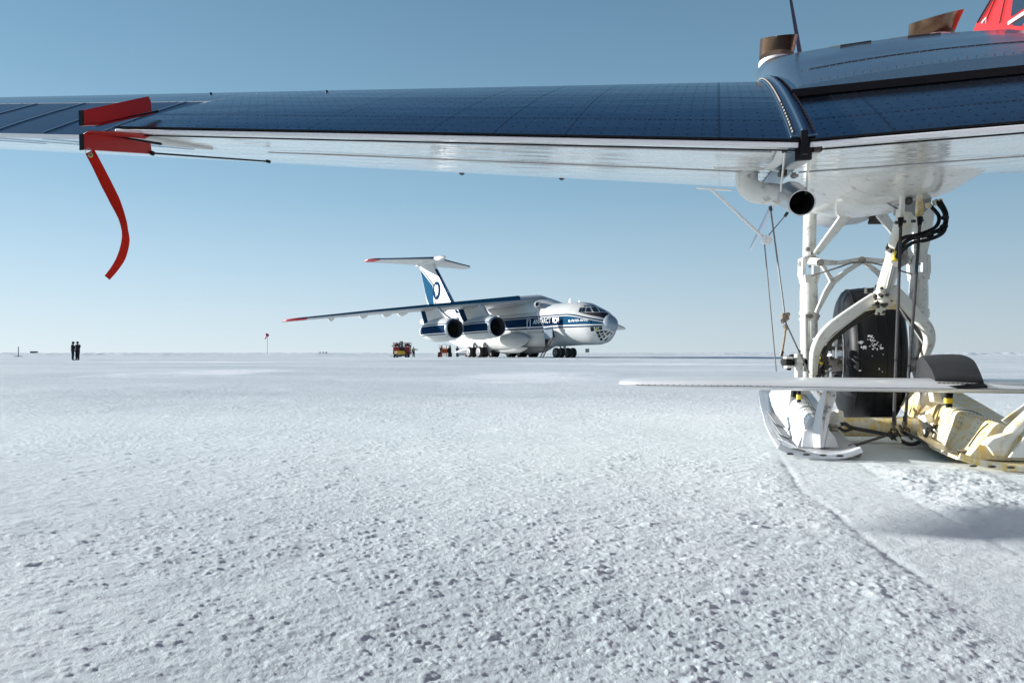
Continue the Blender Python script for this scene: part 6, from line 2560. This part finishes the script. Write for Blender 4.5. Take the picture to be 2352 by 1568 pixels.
# orange service steps
So = at_ground(1022, 104)
stp = thing('service_steps', So, 'orange step ladder on a dark wheeled service truck beside the main jet wheels', 'service steps')
k2 = 104 / F
org_ = mat('orange_steps', (.68, .13, .02), .45)


def SPt(px, py, dd=0.0):
    return So + Vector((px * k2, dd, py * k2))
mb = MB()
for s in (-1, 1):
    mb.beam(SPt(s * 7, 1, -1.6), SPt(s * 4.5, 24, -.8), .10, .10, (0, 1, 0))
for i in range(1, 9):
    t = i / 9
    w_ = lerp(7, 4.5, t)
    mb.box(SPt(0, lerp(1, 24, t), lerp(-1.6, -.8, t)), (2 * w_ * k2, .22, .06))
mb.build('ladder_frame', org_, stp)
mb = MB()
mb.box(SPt(0, 14, .4), (18 * k2, 1.6, 9 * k2))
mb.box(SPt(-9, 18, .2), (5 * k2, 1.4, 6 * k2))
mb.build('chassis', cl_mat('truck_dark', (.03, .022, .024)), stp, bevel=.05)
mb = MB()
for xx in (-13, -5, 4, 8):
    mb.cyl(SPt(xx, 18, 0), SPt(xx + random.uniform(-2, 2), 28, 0), .03, 6)
mb.tube([SPt(-14, 20, 0), SPt(-13, 29, 0), SPt(-8, 26, 0), SPt(-3, 30, 0), SPt(4, 27, 0), SPt(9, 29, 0)], .03, 6, sm=3)
mb.build('hand_rail', cl_mat('pale_pipe', (.45, .46, .48)), stp)
for xx in (-12, 12):
    mb = MB()
    mb.lathe(SPt(xx, 5.2, -.3), (1, 0, 0), [(-.28, .2), (-.28, .32), (-.18, .40), (.18, .40), (.28, .32), (.28, .2)], 18)
    mb.build('wheel', blv, stp)

# red fuel drum cart with blue pipes
Cc = at_ground(1062, 108)
cart = thing('hose_cart', Cc, 'low cart with blue pipes and a small red pump behind the jet wheels', 'cart')
mb = MB()
for i in range(4):
    mb.cyl(Cc + Vector((-.9, -.2 + .12 * i, .35 + .14 * (i % 2))), Cc + Vector((.5, -.2 + .12 * i, .42 + .12 * (i % 2))), .05, 8)
mb.build('blue_pipes', mat('pipe_blue', (.03, .10, .22), .5), cart)
mb = MB()
mb.box(Cc + Vector((0, 0, .24)), (1.9, .7, .07))
for s in (-.7, .6):
    mb.cyl(Cc + Vector((s, -.4, .14)), Cc + Vector((s, .4, .14)), .14, 12)
mb.build('cart_bed', blv, cart)
mb = MB()
mb.cyl(Cc + Vector((.75, 0, .26)), Cc + Vector((.75, 0, .78)), .26, 16)
mb.ball(Cc + Vector((.75, 0, .8)), .2)
mb.build('red_pump', mat('pump_red', (.5, .015, .02), .4), cart)

# windsock
Wp = at_ground(614, 300)
ws = thing('windsock', Wp, 'red and white windsock hanging from a thin pole on the horizon', 'windsock')
zt = 9.6
mb = MB()
mb.cyl(Wp, Wp + Vector((0, 0, zt - 1.1)), .09, 8, .07)
mb.build('pole', M['gray'], ws)
for i in range(5):
    t0, t1 = i / 5, (i + 1) / 5
    mb = MB()
    A0 = Wp + Vector((.3, -1, zt - .8))
    A1 = Wp + Vector((-1.2, .3, zt - 2.5))
    p, q = A0.lerp(A1, t0), A0.lerp(A1, t1)
    mb.tube([p, q], [lerp(.80, .32, t0), lerp(.80, .32, t1)], 14, (False, False))
    mb.build('sock_band', mat('sock_cloth', (.55, .02, .05) if i % 2 == 0 else (.8, .8, .8), .8), ws)
# pole marker on the left, low container, vehicles on the skyline
Pp = at_ground(42, 150)
pm = thing('marker_post', Pp, 'tall pale marker post on a flat dark base at the far left', 'post')
mb = MB()
mb.tube([Pp, Pp + Vector((0, 0, 2.2))], [.13, .11], 10)
mb.build('post', cl_mat('pale_post', (.55, .57, .58)), pm)
mb = MB()
mb.cyl(Pp, Pp + Vector((0, 0, .12)), .9, 14, .7)
mb.build('base', blv, pm)
Cp = at_ground(78, 520)
ct = thing('storage_container', Cp, 'low dark container far out on the snow behind the marker post', 'container')
mb = MB()
mb.box(Cp + Vector((0, 0, .9)), (4.4, 2.4, 1.3))
for i in range(9):
    mb.box(Cp + Vector((-2 + .5 * i, -1.22, .9)), (.1, .08, 1.2))
mb.build('container_box', cl_mat('container_gray', (.10, .10, .11)), ct)
mb = MB()
for s in (-1.8, 1.8):
    mb.box(Cp + Vector((s, 0, .2)), (.25, 2.2, .4))
mb.build('skid', blv, ct)
for i, (u, lb) in enumerate(((735, 'leftmost of three tiny dark vehicles on the skyline near the windsock'), (742, 'middle one of three tiny dark vehicles on the skyline near the windsock'), (749, 'rightmost of three tiny dark vehicles on the skyline near the windsock'))):
    p = at_ground(u, 620)
    sv_ = thing('snow_vehicle', p, lb, 'vehicle', 'vehicles on the skyline')
    mb = MB()
    mb.box(p + Vector((0, 0, 1.0)), (1.5, 2.6, .6))
    mb.box(p + Vector((.15, 0, 1.5)), (.9, 1.6, .6))
    mb.build('body', cl_mat('far_vehicle', (.06, .05, .055)), sv_, bevel=.08)
    mb = MB()
    mb.box(p + Vector((-.55, 0, .4)), (.3, 2.5, .7))
    mb.box(p + Vector((.55, 0, .4)), (.3, 2.5, .7))
    mb.build('track', blv, sv_)
# chequered runway board right of the nose gear
Bp = at_ground(1349, 190)
bd = thing('runway_board', Bp, 'small black and white chequered board on thin legs, right of the jet nose', 'sign')
mb = MB()
s0 = .26
for i in range(4):
    for j in range(4):
        if (i + j) % 2 == 0:
            mb.box(Bp + Vector(((i - 1.5) * s0, 0, 1.35 + (j - 1.5) * s0)), (s0, .05, s0))
mb.build('black_squares', blv, bd)
mb = MB()
mb.box(Bp + Vector((0, .06, 1.35)), (4 * s0 + .06, .04, 4 * s0 + .06))
mb.build('board', mat('board_white', (.6, .62, .63), .6), bd)
mb = MB()
for s in (-.35, .35):
    mb.cyl(Bp + Vector((s, .06, 0)), Bp + Vector((s, .06, .9)), .03, 6)
mb.build('leg', M['gray'], bd)
# thin poles behind the ladder
for i, u in enumerate((1264, 1271, 1277)):
    p = at_ground(u, 170)
    po = thing('marker_pole', p, ['thin pale pole seen under the jet, nearest the boarding ladder', 'thin pale pole seen under the jet, middle one of three', 'thin pale pole seen under the jet, farthest from the boarding ladder'][i], 'pole', 'thin poles behind the jet')
    mb = MB()
    mb.tube([p, p + Vector((.03, 0, 1.2)), p + Vector((0, 0, 2.6))], [.04, .035, .03], 6)
    mb.build('shaft', cl_mat('pale_post', (.55, .57, .58)), po)
    mb = MB()
    mb.ball(p + Vector((0, 0, .06)), .14, 8, 4, (1, 1, .5))
    mb.build('snow_foot', snowm, po)
